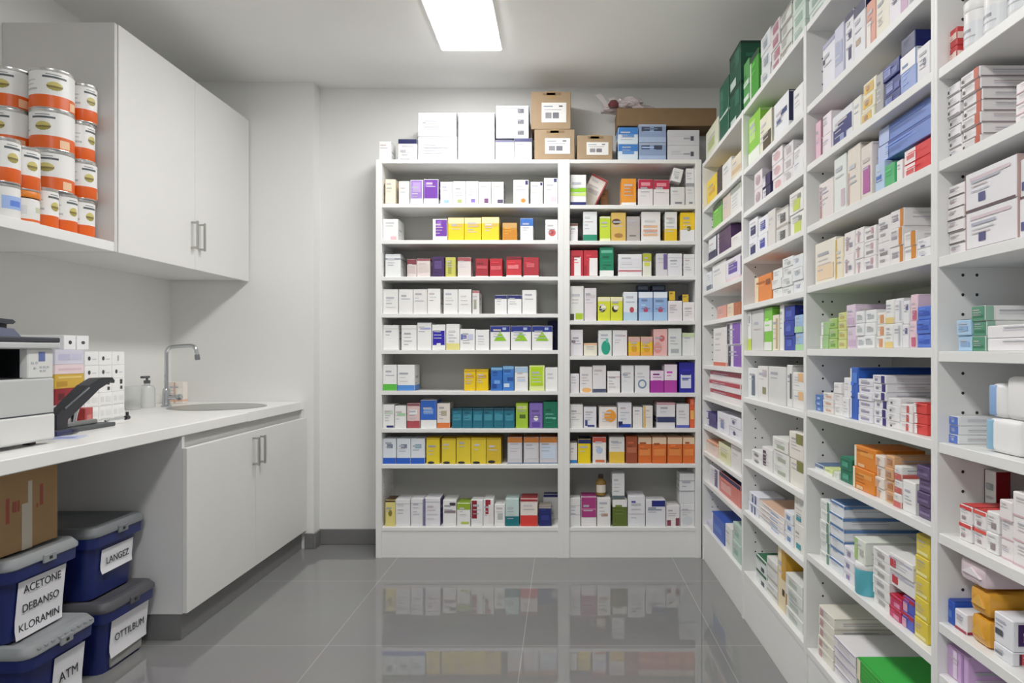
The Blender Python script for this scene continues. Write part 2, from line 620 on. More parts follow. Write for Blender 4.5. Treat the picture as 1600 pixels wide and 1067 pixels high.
# ------------------------------------------------------------------ what stands in the back bookcases
# x0 x1 ytop [n] | description | base colour | printed bands and patches | options       (image pixels of the front faces)
WB = 'shelf of wide back bookcase'
NB = 'shelf of narrow back bookcase'
BLT = ['''
602 618 280 | cream box | cream | s0,1,0,1:beige b.06:grey
623 640 283 | ivory blank box | white | f.02,.98,.02,.98:f2efe4
641 661 281 | lavender box with white foot | white | f.06,.94,.24,.98:9a7ac8 s0,1,.24,.98:8a66ba f.2,.8,.5,.9:b79ad6
662 685 280 | purple box with white foot | white | f.03,.97,.24,.98:6c36a2 s0,1,.24,.98:5a2c8a f.1,.6,.7,.9:8e5cc0
688 707.5 284 | white box with blue foot mark | white | f.3,.7,.05,.2:lblue
708 727.5 283 | white box with green foot mark | white | f.35,.7,.06,.22:9cb060
728 747.5 283 | white box with violet foot mark | white | f.4,.75,.08,.24:violet
748 767 284 | white box with plum foot mark | white | f.45,.8,.05,.26:6a3a6a
767.5 787 284 | white box with dark slanted mark | white | f.5,.95,.05,.22:4a3a58 s0,1,0,1:dgrey
802 826 281 | white box with navy corner and orange spot | white | f.78,.96,.8,.97:navy o.65,.16,.16,.09:orange
829 848 284 | white box with small lilac foot | white | f.4,.9,.06,.2:lilac f.8,.96,.84,.97:navy
850 871 278 | tall white box with navy corner | white | f.74,.95,.84,.98:navy f.5,.95,.1,.3:lilac
''', '''
597 622 342 | white box with pink foot mark | white | f.5,.9,.04,.2:pink s0,1,0,1:lgrey
676 699 342 | purple box in white frame | white | f.2,.98,.2,.96:6c36a2 f.3,.6,.6,.9:8e5cc0
700 725 340 | yellow box with pale top | yellow | t.26:f3e6a8 f.2,.9,.6,.72:d9b25a d=.2
725.5 752 340 | yellow box with pale top | yellow | t.26:f3e6a8 f.2,.9,.6,.72:d9b25a d=.2
752.5 780 339 | yellow box with pale top | yellow | t.26:f3e6a8 f.15,.9,.6,.72:d9b25a d=.2
785 808 348 | amber box with tan top | c8861e | t.3:c99a58 f.1,.9,.1,.6:c47a12
813 833 341 | white box with blue top | white | t.34:blue
852 872 343 | white box with red emblem | white | o.55,.38,.3,.17:c05a58 o.55,.38,.12,.08:a03038
''', '''
602 626 397 | white box with slate line near its top | e8eaea | m.76,.82:7c8a98 t.06:d0d4d8
636 651 405 | grey box with maroon top | d8ccc8 | t.3:7c3a44 f.1,.9,.2,.6:c9b8b4
651.5 672 404 | pink grey box with maroon lid edge | e0d4d0 | t.12:94505a f.1,.9,.25,.7:d3c6c0
675 694 401 | dark purple box | dpur | f.2,.8,.4,.8:57407a
696 712 402 | olive yellow box | c2bf58 | f.25,.6,.15,.85:9c9a40
715 736 402 | white box with dull red top | ddd2d0 | t.2:9c4a50
743 763 404 | red box | 9c2430 | f.1,.9,.45,.6:c05058 b.05:e8dada
765 785 404 | red box | red | f.1,.9,.4,.6:d05a60 b.05:e8dada
791 815 401 | bright red box with white foot | c42a34 | t.14:701420 b.08:white f.1,.8,.4,.6:e07478
818 842 402 | crimson box with white foot | a82432 | b.08:white f.2,.7,.5,.7:c85a62
''', '''
597 622 452 | white box with faint grey print | e9e8e6 | 
623 645 452 | white box with faint grey print | e9e8e6 | 
645.5 667.5 452 | white box with faint grey print | e6e4e2 | 
668 688 451 | plain off-white box | efeeec | 
693 715.5 452 | white box with thin grey title | ecebe9 |
716 736.5 452 | white box with thin grey title | ecebe9 |
738 749 454 | narrow white box with green mark | e4e0de | f.2,.6,.2,.6:9aa08c t.1:b86a70
773 792 461 | white box with navy top | white | t.2:navy
793 815 461 | white box with navy top | white | t.2:navy
816 838 453 | tall blank white box | white | f.3,.8,.6,.63:grey
''', '''
598 623 508 | white box with grey top line | white | m.84,.86:grey
627 651 508 | white box with grey top line | white | m.84,.86:grey
652 674 504 | white box with pale blue title | white | f.2,.95,.75,.82:aab0e0
675 696 507 | white box with royal blue patch | white | f.05,.95,.2,.76:royal f.35,.65,.18,.27:white f.35,.65,.7,.78:white
697 718 506 | white box with yellow foot | white | b.26:pyel
718.5 742 514 | white box with blue printed sign | white | f.06,.2,.5,.75:5a68b0 f.2,.45,.55,.7:3c4a98 f.5,.9,.5,.75:c8cce6
743 764.5 515 | blank white short box | white |
766 797 509 | white box with navy top and green triangle | white | t.25:1c2c86 tri:8cc81e f.62,.8,.83,.93:aab8e0 s0,1,0,1:navy
798 830 509 | white box with navy top and green triangle | white | t.25:1c2c86 tri:8cc81e f.62,.8,.83,.93:aab8e0 s0,1,0,1:navy
831 863.5 509 | white box with navy top and green triangle | white | t.25:1c2c86 tri:8cc81e f.62,.8,.83,.93:aab8e0 s0,1,0,1:navy
856 872 498 | navy box behind the green triangles | navy | | sb=.2
''', '''
597 620 570 | white box with green foot | white | b.26:55b83e
621 648 570 | white box with blue foot | white | b.22:4a88d8
725 743.5 577 | yellow box | f0c814 | f.15,.85,.6,.75:d9a010 t.1:d0a818
744 763 577 | yellow box | f0c814 | f.15,.85,.6,.75:d9a010 t.1:d0a818
767 785 574 | blue box with slanted stripes | blue | f.1,.5,.1,.3:1c4090 f.3,.8,.3,.45:6aa0e0 t.12:7ab0d8
785.5 803 572 | blue box with pale stripe | 3a78cc | f.1,.6,.15,.3:cfe0f4 f.4,.95,.4,.55:1c4a9c t.12:7ab0d8
804 825 573 | white box with pale blue top | white | t.24:a8c8e4 f.2,.8,.4,.5:c0d4ec
827 851 571 | lime box in white frame | e4f09a | f.08,.88,.2,.95:b6dc12
852 872 574 | white box with faint text | f0f0ee |
''', '''
597 616 632 | white box with navy foot mark | white | f.3,.95,.03,.12:navy f.1,.9,.6,.75:c8dcc8
617 634.5 634 | white box with green text | white | f.2,.95,.55,.68:a8d8a8
636 656 630 | pink and white box with red foot | e8c8c8 | b.3:b04850 f.2,.8,.55,.75:white t.1:8a5058
657 682 625 | blue box over a white foot | white | f.01,.99,.3,.99:2c62c8 s0,1,.3,1:2c62c8 f.2,.8,.5,.7:6a9ae4
683 703 630 | white box with orange foot | efe6dc | b.22:e0743a f.3,.75,.5,.7:b8a888
706 722 638 | teal box | teal | f.12,.88,.4,.7:3f8ea4 t.1:143c4c
722.3 738.3 638 | teal box | teal | f.12,.88,.4,.7:3f8ea4 t.1:143c4c
738.6 754.6 638 | teal box | teal | f.12,.88,.4,.7:3f8ea4 t.1:143c4c
755 771 638 | teal box | teal | f.12,.88,.4,.7:3f8ea4 t.1:143c4c
771.3 787.3 638 | teal box | teal | f.12,.88,.4,.7:3f8ea4 t.1:143c4c
787.6 804 638 | teal box | teal | f.12,.88,.4,.7:3f8ea4 t.1:143c4c
806 825 630 | lime green box | a2c832 | f.3,.8,.4,.55:4a6a1e f.1,.9,.75,.9:cfe070
827 848 630 | violet box with white spot | violet | o.5,.4,.18,.1:white f.2,.8,.05,.25:5a44a0
849 871 628 | dark green box | dgreen | f.15,.9,.35,.42:6ab8a0 f.15,.7,.5,.56:6ab8a0
''', '''
597 619 685 | white box with blue foot | e6ecf4 | b.24:2458c4 f.3,.75,.62,.78:7a8498
620 641.5 685 | white box with blue foot | e6ecf4 | b.24:2458c4 f.3,.75,.62,.78:7a8498
642 664 685 | white box with blue foot | e6ecf4 | b.24:2458c4 f.3,.75,.62,.78:7ab0c0
666 687 684 | yellow box with dark foot arch | ecd02c | o.35,.05,.25,.05:dark t.06:d0a820
690 712 685 | yellow box with dark foot arch | e8cc30 | o.35,.05,.25,.05:dark t.06:d0a820
713 735.5 684 | yellow box with dark foot arch | e8cc30 | o.35,.05,.25,.05:dark t.06:d0a820
736 759.5 684 | yellow box with dark foot arch | e8cc30 | o.35,.05,.25,.05:dark t.06:d0a820
760 783 684 | yellow box with dark foot arch | dcb82c | o.35,.08,.25,.06:dark t.06:c09820
793 816 683 | grey box with orange top | d2cfd4 | t.2:cc7a34 f.1,.9,.2,.7:dcdae0 b.06:8fa0b8
818 842 683 | grey box with orange top | d2cfd4 | t.2:cc7a34 f.1,.9,.2,.7:dcdae0 b.06:8fa0b8
843 871 683 | grey box with orange top | d2cfd4 | t.2:cc7a34 f.1,.9,.2,.7:cddcf0 b.06:8fa0b8
''', '''
602 617.5 781 | pale yellow box | e8d880 | t.08:4a3424 o.5,.5,.2,.12:8a7a30
618 641 780 | white box with grey seam line | ecebee | m.82,.84:b8b8c0
642 662 779 | white box with blue edge line | ecebee | m.82,.84:b8b8c0 f.93,.99,.02,.98:5a5a98
663 688 778 | white box with violet side | ecebf0 | m.85,.87:b8b8c0 s0,1,0,1:5a4a98 f.02,.07,.02,.98:5a5a98
692 713 781 | white box with black title | white | f.1,.95,.5,.6:8a7a80 f.5,.95,.78,.9:3a3038
714 735 786 | white box with lime top | white | t.28:92b42c f.3,.9,.1,.2:b8cc50
736 754.5 781 | maroon and white box | white | f.05,.5,.3,.98:8a1c2a s0,1,0,1:white
755 771.5 780 | white box with maroon slash | white | f.2,.7,.45,.98:9c2432 f.5,.95,.1,.8:efe8e8
772.5 789 788 | small white box with grey print | white | f.3,.8,.3,.6:c0c4c4
789.5 811 779 | mint box with teal foot | c8e0dc | b.36:10707a
813 840 779 | white box with red foot | f0e4dc | b.4:e03a34 t.1:a02c34
842 861.5 791 | navy box with grey top | navy | t.1:a8a090 f.2,.8,.3,.6:2c3480
849 872 772 | white box with navy top behind the navy box | white | t.12:navy | sb=.2
''']
BRT = ['''
891 916 273 | white box with lime band and navy foot | white | b.12:navy m.44,.58:8cd018 m.32,.42:cdea70 d=.075
902.5 929.5 278 | white box with red sides, tipped on its corner | f6efe8 | s0,1,0,1:b43a40 t.07:c03a42 f.93,.99,.02,.98:c03a42 f.2,.8,.4,.55:d8d0d0 | tilt=27 dz=.0245 sb=.115 d=.08
938 950 296 | brown packet behind the tipped box | a07850 | b.3:d0a050 | sb=.21
971 994 279 | orange box with white foot | ea942c | b.12:white f.2,.8,.4,.8:e0821a
997 1020.5 280 | white box with crimson top | e6e0e2 | t.36:b42440 f.2,.8,.75,.88:e08a98
1021 1046 281 | white box with crimson top | e6e0e2 | t.36:b42440 f.2,.8,.75,.88:e08a98
1048 1070 292 | grey white box | dcdcde | f.3,.8,.1,.2:7a7a88
1071 1089 292 | grey white box | dcdcde | f.4,.8,.1,.2:7a7a88
1047 1063 266 | white box lying askew on the grey white boxes | e9e9ea | f.3,.7,.2,.4:c0c0c4 | by=287 tilt=14 dz=.0125 dx=.002
1072 1089 263 | white box lying flat on the grey white boxes | e6e6e8 | b.2:9a9aa0 | by=292
''', '''
890 903 349 | small white box with brown top | f0eef0 | t.14:6a4636
911 933 329 | white box with teal foot | e8ecee | b.22:1f8a6a s0,1,0,1:dgrey
937 954 338 | lime box | c4dc34 | t.08:e8e8c0 b.12:e4ecb0
955 978 332 | tan box with dark oval | tan | o.35,.68,.3,.1:4a2c1c o.5,.2,.3,.08:a8783c
979 1000 338 | grey beige box | b5aca8 | f.2,.7,.2,.25:6a6460 s0,1,0,1:d0c8c4
1002 1032 330 | white box with orange lines | ece8e6 | f.1,.85,.46,.54:e8b890 f.1,.85,.32,.4:e4a888 f.1,.85,.18,.26:e8b890
1039 1058 331 | white box with yellow lower half | ececea | b.42:f0c420 f.3,.8,.6,.8:d0d4d8
1063 1088 332 | yellow box with white lower half | f4c81c | b.4:ececf0 o.6,.44,.15,.09:7a6a1c
''', '''
891 911.5 391 | red box with white arch | c02c3a | f.3,.8,.02,.75:f4eeee
912 934 391 | red box with white arch | c02c3a | f.4,.98,.02,.7:f4eeee f.01,.2,.02,.4:a02030
937 959 384 | green box with white foot | 14805c | b.2:eef2f0 f.1,.9,.8,.9:6ac0a0
966 1003 397 | wide white box with red line | ecebee | m.22,.27:c03a50 f.05,.95,.4,.8:e2e2e8
1004 1018 396 | lime topped white box | e8e8d8 | t.35:b0b428 f.2,.8,.45,.6:d4d840
1025 1043 396 | white box with purple edge | d8d6da | f.65,.98,.3,.98:6a5a90
1043.5 1066 396 | white box with blank front | e6e6ea | m.8,.82:c0c0c4
1068 1088 397 | white box with blank front | e6e6e6 | m.8,.82:c0c0c4
''', '''
890 912 447 | white box with lime foot | ecece8 | f.4,.95,.04,.22:a8c828 f.02,.3,.02,.2:3a3a30
913 932 450 | pinkish white box | e6e0e4 | f.1,.9,.7,.8:d4ccd0
934 953.5 464 | yellow box with black curl | d8dc30 | t.18:efe8c0 o.35,.5,.25,.14:2c2c1c o.45,.56,.2,.1:f4f0d0
954 973 464 | yellow box with black curl | d8dc30 | t.18:efe8c0 o.35,.5,.25,.14:2c2c1c o.45,.56,.2,.1:f4f0d0
974 996 456 | white box with pale blue foot and red spot | e4ecf2 | b.3:b4d4ea o.6,.38,.16,.1:b83c50
998 1020 456 | pale blue box with red spot | 8fb0e0 | t.2:e8f0fa o.5,.38,.16,.1:b83c60 b.3:a4c8ec
1021 1043 456 | pale blue box with red spot | 8fb0e0 | t.2:e8f0fa o.5,.38,.16,.1:b83c60 b.3:a4c8ec
995 1014 444 | tall navy box behind the pale blue boxes | 2c3c60 | f.1,.9,.88,.97:7a8498 | sb=.2
1018 1040 444 | tall navy box behind the pale blue boxes | 2c3c60 | f.1,.9,.88,.97:7a8498 | sb=.2
1044 1066 470 | white box under a yellow tab | ece8ea | f.1,.5,.6,.7:d8d0d4
1067 1089 472 | white box under a yellow tab | ece8ea | f.1,.5,.6,.7:d8d0d4
1045 1055 455 | small yellow and navy pack on the white boxes | 2a3448 | f.02,.98,.02,.98:dcb430 | by=470
1066 1076 460 | small yellow pack on the white boxes | 2a3448 | f.02,.98,.02,.98:dcb430 | by=472
''', '''
891 911 515 | white box with dark slanted mark | ece8ee | f.1,.4,.5,.6:6a5a68
912 933 536 | short cream box with orange top | ede8d2 | t.16:e8b890
935 956 516 | white box with teal blob | e4eae8 | o.55,.32,.34,.28:1fa080 o.65,.6,.1,.1:5ac0a8
957 980 516 | white box with pink title | ebeaec | f.3,.9,.75,.82:dcb4b8
982 1000 526 | yellow box with pinkish top | f0c428 | t.26:d4a8a0 o.5,.36,.25,.2:dca020 b.2:f0a848
1001 1020 526 | yellow box with pinkish top | f0c428 | t.26:d4a8a0 o.5,.36,.25,.2:dca020 b.2:f0a848
1021 1043 514 | pink box with red spots | e8b4b0 | o.6,.65,.2,.12:cc6060 o.3,.3,.3,.2:e09088
1044 1065 513 | greenish white box with silver curve | dfe4e2 | f.2,.8,.1,.25:a8b0b0
1066 1089 520 | white box with pale green top | e6e8e6 | t.2:c8d8a8
''', '''
891 905 584 | short white box with pale print | eeecf0 |
906 925.5 573 | white box with orange spot | edeaea | o.55,.1,.38,.09:f0b468
926 947 571 | white box with slate foot | e8e6e8 | b.14:48506a
949 969 580 | white box with pink line | efeded | m.72,.76:e0b8c0
971 990.5 571 | white box with blue title | e6e8ea | f.1,.5,.62,.72:9aa4bc
992 1015 571 | white box with blue ring | e6e8ea | o.5,.32,.3,.17:6c88a4 o.5,.32,.2,.11:e6e8ea
1016 1037.5 579 | magenta box with white top | a3289a | t.45:ead8ea
1038 1058 569 | tall magenta box with white top | b03aa0 | t.56:efe6ee
1061 1088 566 | royal blue box with white label | 1c1c94 | f.1,.78,.15,.6:d8dcf0 f.2,.6,.4,.46:8090a8
''', '''
890 911 632 | blank ivory box | eeedea | f.2,.9,.6,.63:d0d0d0
912 932 636 | white box with navy curve | e9eaf0 | f.1,.3,.1,.4:3c4486 f.3,.85,.05,.15:3c4486
936 964 636 | white box with orange blob | f0e8e2 | o.62,.58,.34,.3:f09a2c
965 987 629 | white box with navy triangle foot | e8e8ec | f.05,.95,.02,.16:2440a8 f.05,.35,.1,.26:1c2050
989 1004 636 | white box with pale lines | ebe9e8 |
1005 1020 634 | white box with yellow edge | e8e4dc | f.02,.25,.02,.98:e0b860
1026 1055 629 | white box with navy band | e9e7ea | m.22,.44:2c3460 t.08:cc9098
1057 1077 631 | white box with royal foot line | eaeaec | b.12:5058b8
1078 1089 618 | orange red box | e05a30 | f.1,.9,.3,.6:f0b858 f.1,.9,.8,.95:f08060
''', '''
889 902 692 | small white box with blue foot | f0ece4 | b.16:2a7ac4
903 923 686 | yellow box with navy top | f4d40c | t.18:1f2a60
926 947 683 | white box with red top | f0ece8 | t.2:c85040 o.5,.5,.25,.12:b8c8e8 f.2,.9,.04,.14:d87040
952 976 683 | white box with yellow foot | ecebe6 | b.44:efc23c f.2,.8,.75,.82:c8c8cc
978 996 682 | rust brown box | 9c4a2c | f.1,.9,.4,.6:b86848
997 1018 683 | orange box with cream top | e06a2a | t.26:ecd0b0 f.1,.9,.3,.55:ea8a44
1019 1041.5 683 | orange box with cream top | e06a2a | t.26:ecd0b0 f.1,.9,.3,.55:ea8a44
1043 1066 683 | orange box with cream top | e06a2a | t.26:ecd0b0 f.1,.9,.3,.55:ea8a44
1067 1089 683 | orange box with cream top | e06a2a | t.26:ecd0b0 f.1,.9,.3,.55:ea8a44
''', '''
890 907 778 | white box with pink seams | ededed | m.72,.74:d0c0c4 m.4,.42:d0c0c4
908 932 776 | magenta box with white foot | f0ecee | f.02,.98,.3,.99:a83478 s0,1,.3,1:a83478 T:a83478 m.56,.6:d880b0
933 954 778 | white box with brown squiggle | efedeb | f.3,.8,.35,.45:b09080
957 980 780 | olive box with white top | 5a6a28 | t.28:efeeec
981 1008 775 | white box with violet cross | ececf0 | f.2,.45,.78,.84:4040a0 m.4,.42:c8c8cc
1009 1040 781 | white box with navy banner | ebebef | f.3,.98,.75,.98:1f2878 f.1,.8,.6,.66:9aa0b0
1041 1062 790 | small white box with wine foot | f0ecea | f.05,.35,.02,.3:8a4050 f.7,.98,.02,.4:8a4050
1063 1088 787 | white box with grey arcs | eaeaea | m.7,.72:b8a8ac o.5,.25,.38,.2:d8dcdf
956.5 976 740 | white box with slate foot atop the olive box | e2e4e4 | b.12:58686c | by=779.0
1062 1088 740 | tall white box with grey bands atop another | e4e6e6 | m.4,.44:a8acac m.75,.78:a8acac | by=787
''']
for tab, zs, nm in ((BLT, BL, WB), (BRT, BR, NB)):
    for i, text in enumerate(tab):
        gap = (TOPB if i == 0 else zs[i - 1]) - .022 - zs[i]
        word = ORD[i] if i < 8 else 'bottom'
        back_row(zs[i], gap, 'on ' + word + ' ' + nm, text, lim=(xb(587) + .0355, xb(881) - .0355) if nm is WB else (xb(881) + .0355, .7625))

# cartons on the tops of the back bookcases
back_row(TOPB, .52, 'on top of wide back bookcase', '''
592 611 221 | small white box | efefef | | d=.12
622 652 217 | white box with navy lid | f0f0f2 | t.22:1c2050 f.1,.4,.4,.5:b0b0b8 f.1,.6,.02,.1:8a8a94 | d=.2
653 714 213 | large white carton | dedee4 | f.1,.9,.05,.1:c0c0ca f.35,.45,.6,.7:b4b4c0 m.97,.995:b8b8c0 | d=.25
715.5 773 213 | large white carton | dfdfe6 | f.1,.9,.05,.1:c0c0ca m.97,.995:b8b8c0 | d=.25
653 713 176 | large blank white carton on another | e0e0e6 | f.1,.75,.78,.8:c2c2cc f.12,.2,.55,.6:b0b0ba | by=213 d=.24
716 772.5 176 | large blank white carton on another | e6e6ea | f.1,.9,.84,.86:cacad0 | by=213 d=.24
774 803 219 | white box with thin navy top | eeeaec | t.1:5a5a88 f.2,.9,.3,.36:d8c8d0 | d=.2
803.5 831 216 | white box with navy top corner | eeecf0 | t.16:1c2460 f.1,.8,.06,.16:a8a8b4 | d=.2
775 826 165 3 | flat white box with dark print spot | e9e9ee | f.66,.86,.3,.7:5a5a66 s0,1,0,1:d0d0dc | by=216 d=.17
''', sb=.03)
for o, desc, lv, n, x, place in PENDING:
    pass


def cardboard(desc, place, x0, x1, yt, yb, d, sb=.04):
    """Cardboard carton with tape and a printed paper label on its front."""
    Y = YS + sb
    k = F / Y
    X0, X1 = (x0 - CX) / k, (x1 - CX) / k
    z0, z1 = HC - (yb - CY) / k, HC - (yt - CY) / k
    w, h = X1 - X0, z1 - z0
    CB = mat('a38a6c', rough=.75, var=.06, scale=18, key='corrugated cardboard')
    t = thing('cardboard_box', desc + ' ' + place, 'cardboard box', ((X0 + X1) / 2, Y, z0 + .0005), 0, 'cardboard boxes on top of the bookcases')
    m = MB().box(-w / 2, w / 2, 0, d, 0, h - .001, CB, .003)
    m.box(-w * .2, w * .25, -.0012, .0008, h - .022, h - .008, mat('8a6f50', rough=.8), 0)
    m.build('carton', t, smooth=0)
    MB().box(-.025, .025, -.0008, d, h - .001, h, mat('a98a5e', rough=.3), 0).box(-.025, .025, -.0012, 0, h * .8, h, mat('a98a5e', rough=.3)).build('packing_tape', t, smooth=0)
    lw, lh = min(w * .62, .16), h * .52
    lm = MB().box(-lw * .38, lw * .62, -.002, -.0004, h * .18, h * .18 + lh, ink('efedea'))
    for i, (u, v, a, b, c) in enumerate(((.08, .45, .78, .84, '8a9aa8'), (.7, .85, .78, .86, '5a5a60'), (.15, .4, .2, .5, '8a8a90'), (.45, .7, .2, .5, '70707a'), (.1, .8, .62, .66, 'b0b0b4'))):
        xx = -lw * .38
        lm.poly([(xx + u * lw, -.0024, h * .18 + a * lh), (xx + v * lw, -.0024, h * .18 + a * lh), (xx + v * lw, -.0024, h * .18 + b * lh), (xx + u * lw, -.0024, h * .18 + b * lh)], ink(c))
    lm.build('paper_label', t, smooth=0)
    return t


cardboard('taped brown cardboard box with white label, on', 'the wide back bookcase', 835, 898, 202, 249, .22)
cardboard('brown cardboard box with white label, stacked on', 'another cardboard box', 830, 892, 143, 202, .22)
cardboard('low brown cardboard box with white label, beside', 'the stacked cardboard boxes', 902, 957, 211, 249, .2)
back_row(TOPB, .52, 'on top of narrow back bookcase', '''
966 997 199 2 | white box with blue triangle top | dce8f2 | t.42:3a7ac8 f.2,.8,.4,.6:5a90d0 | d=.17
998 1041 194 2 | slate blue box | 8c9fc4 | t.12:a8b4cc f.1,.4,.62,.85:3c4458 f.55,.85,.62,.85:3c4458 b.3:a8bcdc | d=.19
1043 1093 203 2 | long white box with dark spot | d4d2d8 | f.72,.82,.3,.6:4a4a58 f.5,.7,.4,.5:a0a0a8 | d=.19
''', sb=.03)
t = thing('cardboard_box', 'long flat cardboard box lying across the blue and white boxes', 'cardboard box', (.61, 4.07, HC + (CY - 194) * 4.03 / F + .0032))
MB().box(-.29, .29, 0, .19, 0, .105, mat('85694a', rough=.8, var=.06, scale=18, key='brown cardboard'), .003).build('carton', t, smooth=0)
MB().box(-.29, .29, .07, .12, .1052, .1058, mat('7c6040', rough=.4)).build('packing_tape', t, smooth=0)


# crumpled bag on the long cardboard box
def crumpled_bag(loc):
    bm_ = MB()
    rng = random.Random(5)
    bmesh.ops.create_icosphere(bm_.bm, subdivisions=4, radius=1.0)
    from mathutils import noise
    for v in bm_.bm.verts:
        p = v.co.copy()
        n = noise.fractal(p * 1.7 + Vector((3, 1, 7)), 1, 2, 4)
        r = 1 + .42 * n + .18 * abs(noise.noise(p * 6))
        q = p * r
        q.x *= .125 + .05 * noise.noise(p * 2.2)
        q.y *= .07
        q.z = max(-.028, q.z * .045 + .012 * p.x * (1 if p.x < 0 else -1))
        v.co = q
    bm_._paint(mat('cdbfc0', rough=.22, var=.1, scale=20, bump=.6, spec=.6, key='crumpled film'))
    t = thing('plastic_bag', 'crumpled pinkish plastic bag lying on the long cardboard box', 'plastic bag', loc)
    bm_.build('film', t, smooth=25)
    m = MB()
    for s, l in ((-1, .07), (1, .05)):
        m.prism([(-.105 + .02 * s, .0), (-.15 + .04 * s, l), (-.115 + .04 * s, l + .012), (-.085 + .02 * s, .005)], 'y', -.01, -.004, mat('d6cccc', rough=.25, key='bag handles film'))
    m.build('handle', t, smooth=0)
    m = MB()
    m.lathe([(.0, -.02), (.025, -.022), (.034, -.005), (.02, .018), (.003, .024)], mat('6a3038', rough=.3, var=.1), c=(-.085, -.062, -.0), seg=14, axis='z')
    m.build('dark_red_corner', t)
    return t


crumpled_bag((.385, 4.15, HC + (CY - 194) * 4.03 / F + .110 + .027))

# small bottle standing on a box
def small_bottle(loc, label, body, cap, r, h, neck=.4):
    t = thing('bottle', label, 'bottle', loc)
    b = MB().lathe([(r * .9, 0), (r, .004), (r, h * .62), (r * .85, h * .7), (r * neck, h * .78), (r * neck, h * .84)], body)
    b.patch(r + .0006, -2.6, -.4, h * .15, h * .52, ink('e6ded0'), 10)
    b.build('body', t)
    MB().lathe([(r * neck * 1.25, h * .82), (r * neck * 1.25, h * .985), (r * neck * 1.1, h)], cap).build('cap', t)
    return t


k = F / (YS + .06)
small_bottle(((939 - CX) / k, YS + .075, HC - (777.2 - CY) / k + .0125), 'brown bottle with dark cap on bottom shelf of narrow back bookcase', mat('8a6a2c', rough=.25, var=.08), mat('33261c', rough=.4), .03, .12)

# ------------------------------------------------------------------ what stands in the bays on the right wall
TA = ['''
1101 1119 277 | yellow box with brown foot | f0cc14 | b.12:a07020 f.2,.8,.4,.6:e0a818 | d=.2
1120 1127 262 | narrow dark brown box | 3a2c26 | | d=.2
1128 1142 252 | white box with grey print | e6e6e2 |
1143 1157 243 | cream striped box | e8dcc4 | m.3,.5:d8b890
''', '''
1114 1127 305 | green box with dark top | 6cbc4c | t.2:2c3c24
1128 1140 300 | beige pink box | d8c8bc |
1141 1157 288 | white box with grey top | e4e6e2 | t.2:98a094
''', '''
1107 1119 358 | white box with navy foot | ececf4 | b.4:1c1848 s0,1,0,1:241c4c
1120 1141 353 | dark plum box with white edge | 4a2c58 | f.02,.14,.02,.98:e8e0ec | d=.14
1142 1157 366 | white bulky box | ece8ea |
''', '''
1100 1111 425 | small white box with grey foot | e6eaee | b.3:5a6478
1112 1133 408 | large blank white box | eceae8 |
1134 1157 402 | white box with purple patch | e6e0ee | f.2,.8,.35,.75:5a3ca0 s.0,1,.1,.9:3a2a70 b.15:f0d4d8
''', '''
1120 1134 478 | salmon box | e09a88 |
1135 1145 474 | beige box | e8d0b0 |
1146 1157 472 | brown orange box | b06038 |
''', '''
1114 1134 512 | white box with red foot line | ece8e6 | b.1:d86a50
1135 1157 500 2 | white box with purple end | ece8f2 | f.45,.98,.04,.96:7a4ab0 f.05,.25,.04,.96:2c2c3c | d=.13
''', '''
1108 1157 577 3 | flat white box with red top edge | ebe6e6 | t.42:b23238 | d=.16
''', '''
1103 1119 645 2 | navy box with white end | 201c6c | f.02,.2,.1,.9:d8d8ec
1120 1138 645 | white box with navy slash | e8e8f0 | f.3,.6,.2,.7:8088b8
1139 1157 651 2 | flat white box with navy dot | e9e9f2 | o.4,.45,.12,.2:2c2470 | d=.18
''', '''
1104 1121 690 | cream and pink box | f0dcd0 | t.2:e09a70
1122 1140 694 | pale yellow green box | e6e8c0 | f.2,.7,.3,.5:c8cc80
1141 1157 698 | white box with grey side | e8e8e8 | s0,1,0,1:c8c8c4
''', '''
1108 1122 730 | white box with dark stripe | e4e2ec | f.6,.9,.05,.95:6a5a7c
1123 1156 747 | pink red box with navy lid | d87a70 | t.2:20244c f.1,.6,.2,.6:e8a8a0 | d=.13
''', '''
1102 1111 815 | small lilac box | d6d0e6 |
1112 1132 808 | blue box with white rim | 2c54b8 | f.02,.12,.02,.98:eef2fa f.2,.8,.3,.6:4a78d4 | d=.14
1133 1143 822 | white box with pale top | eeeeea |
1144 1157 820 2 | pale teal box | b8d0c6 | f.2,.7,.3,.6:8cb4a8
''']
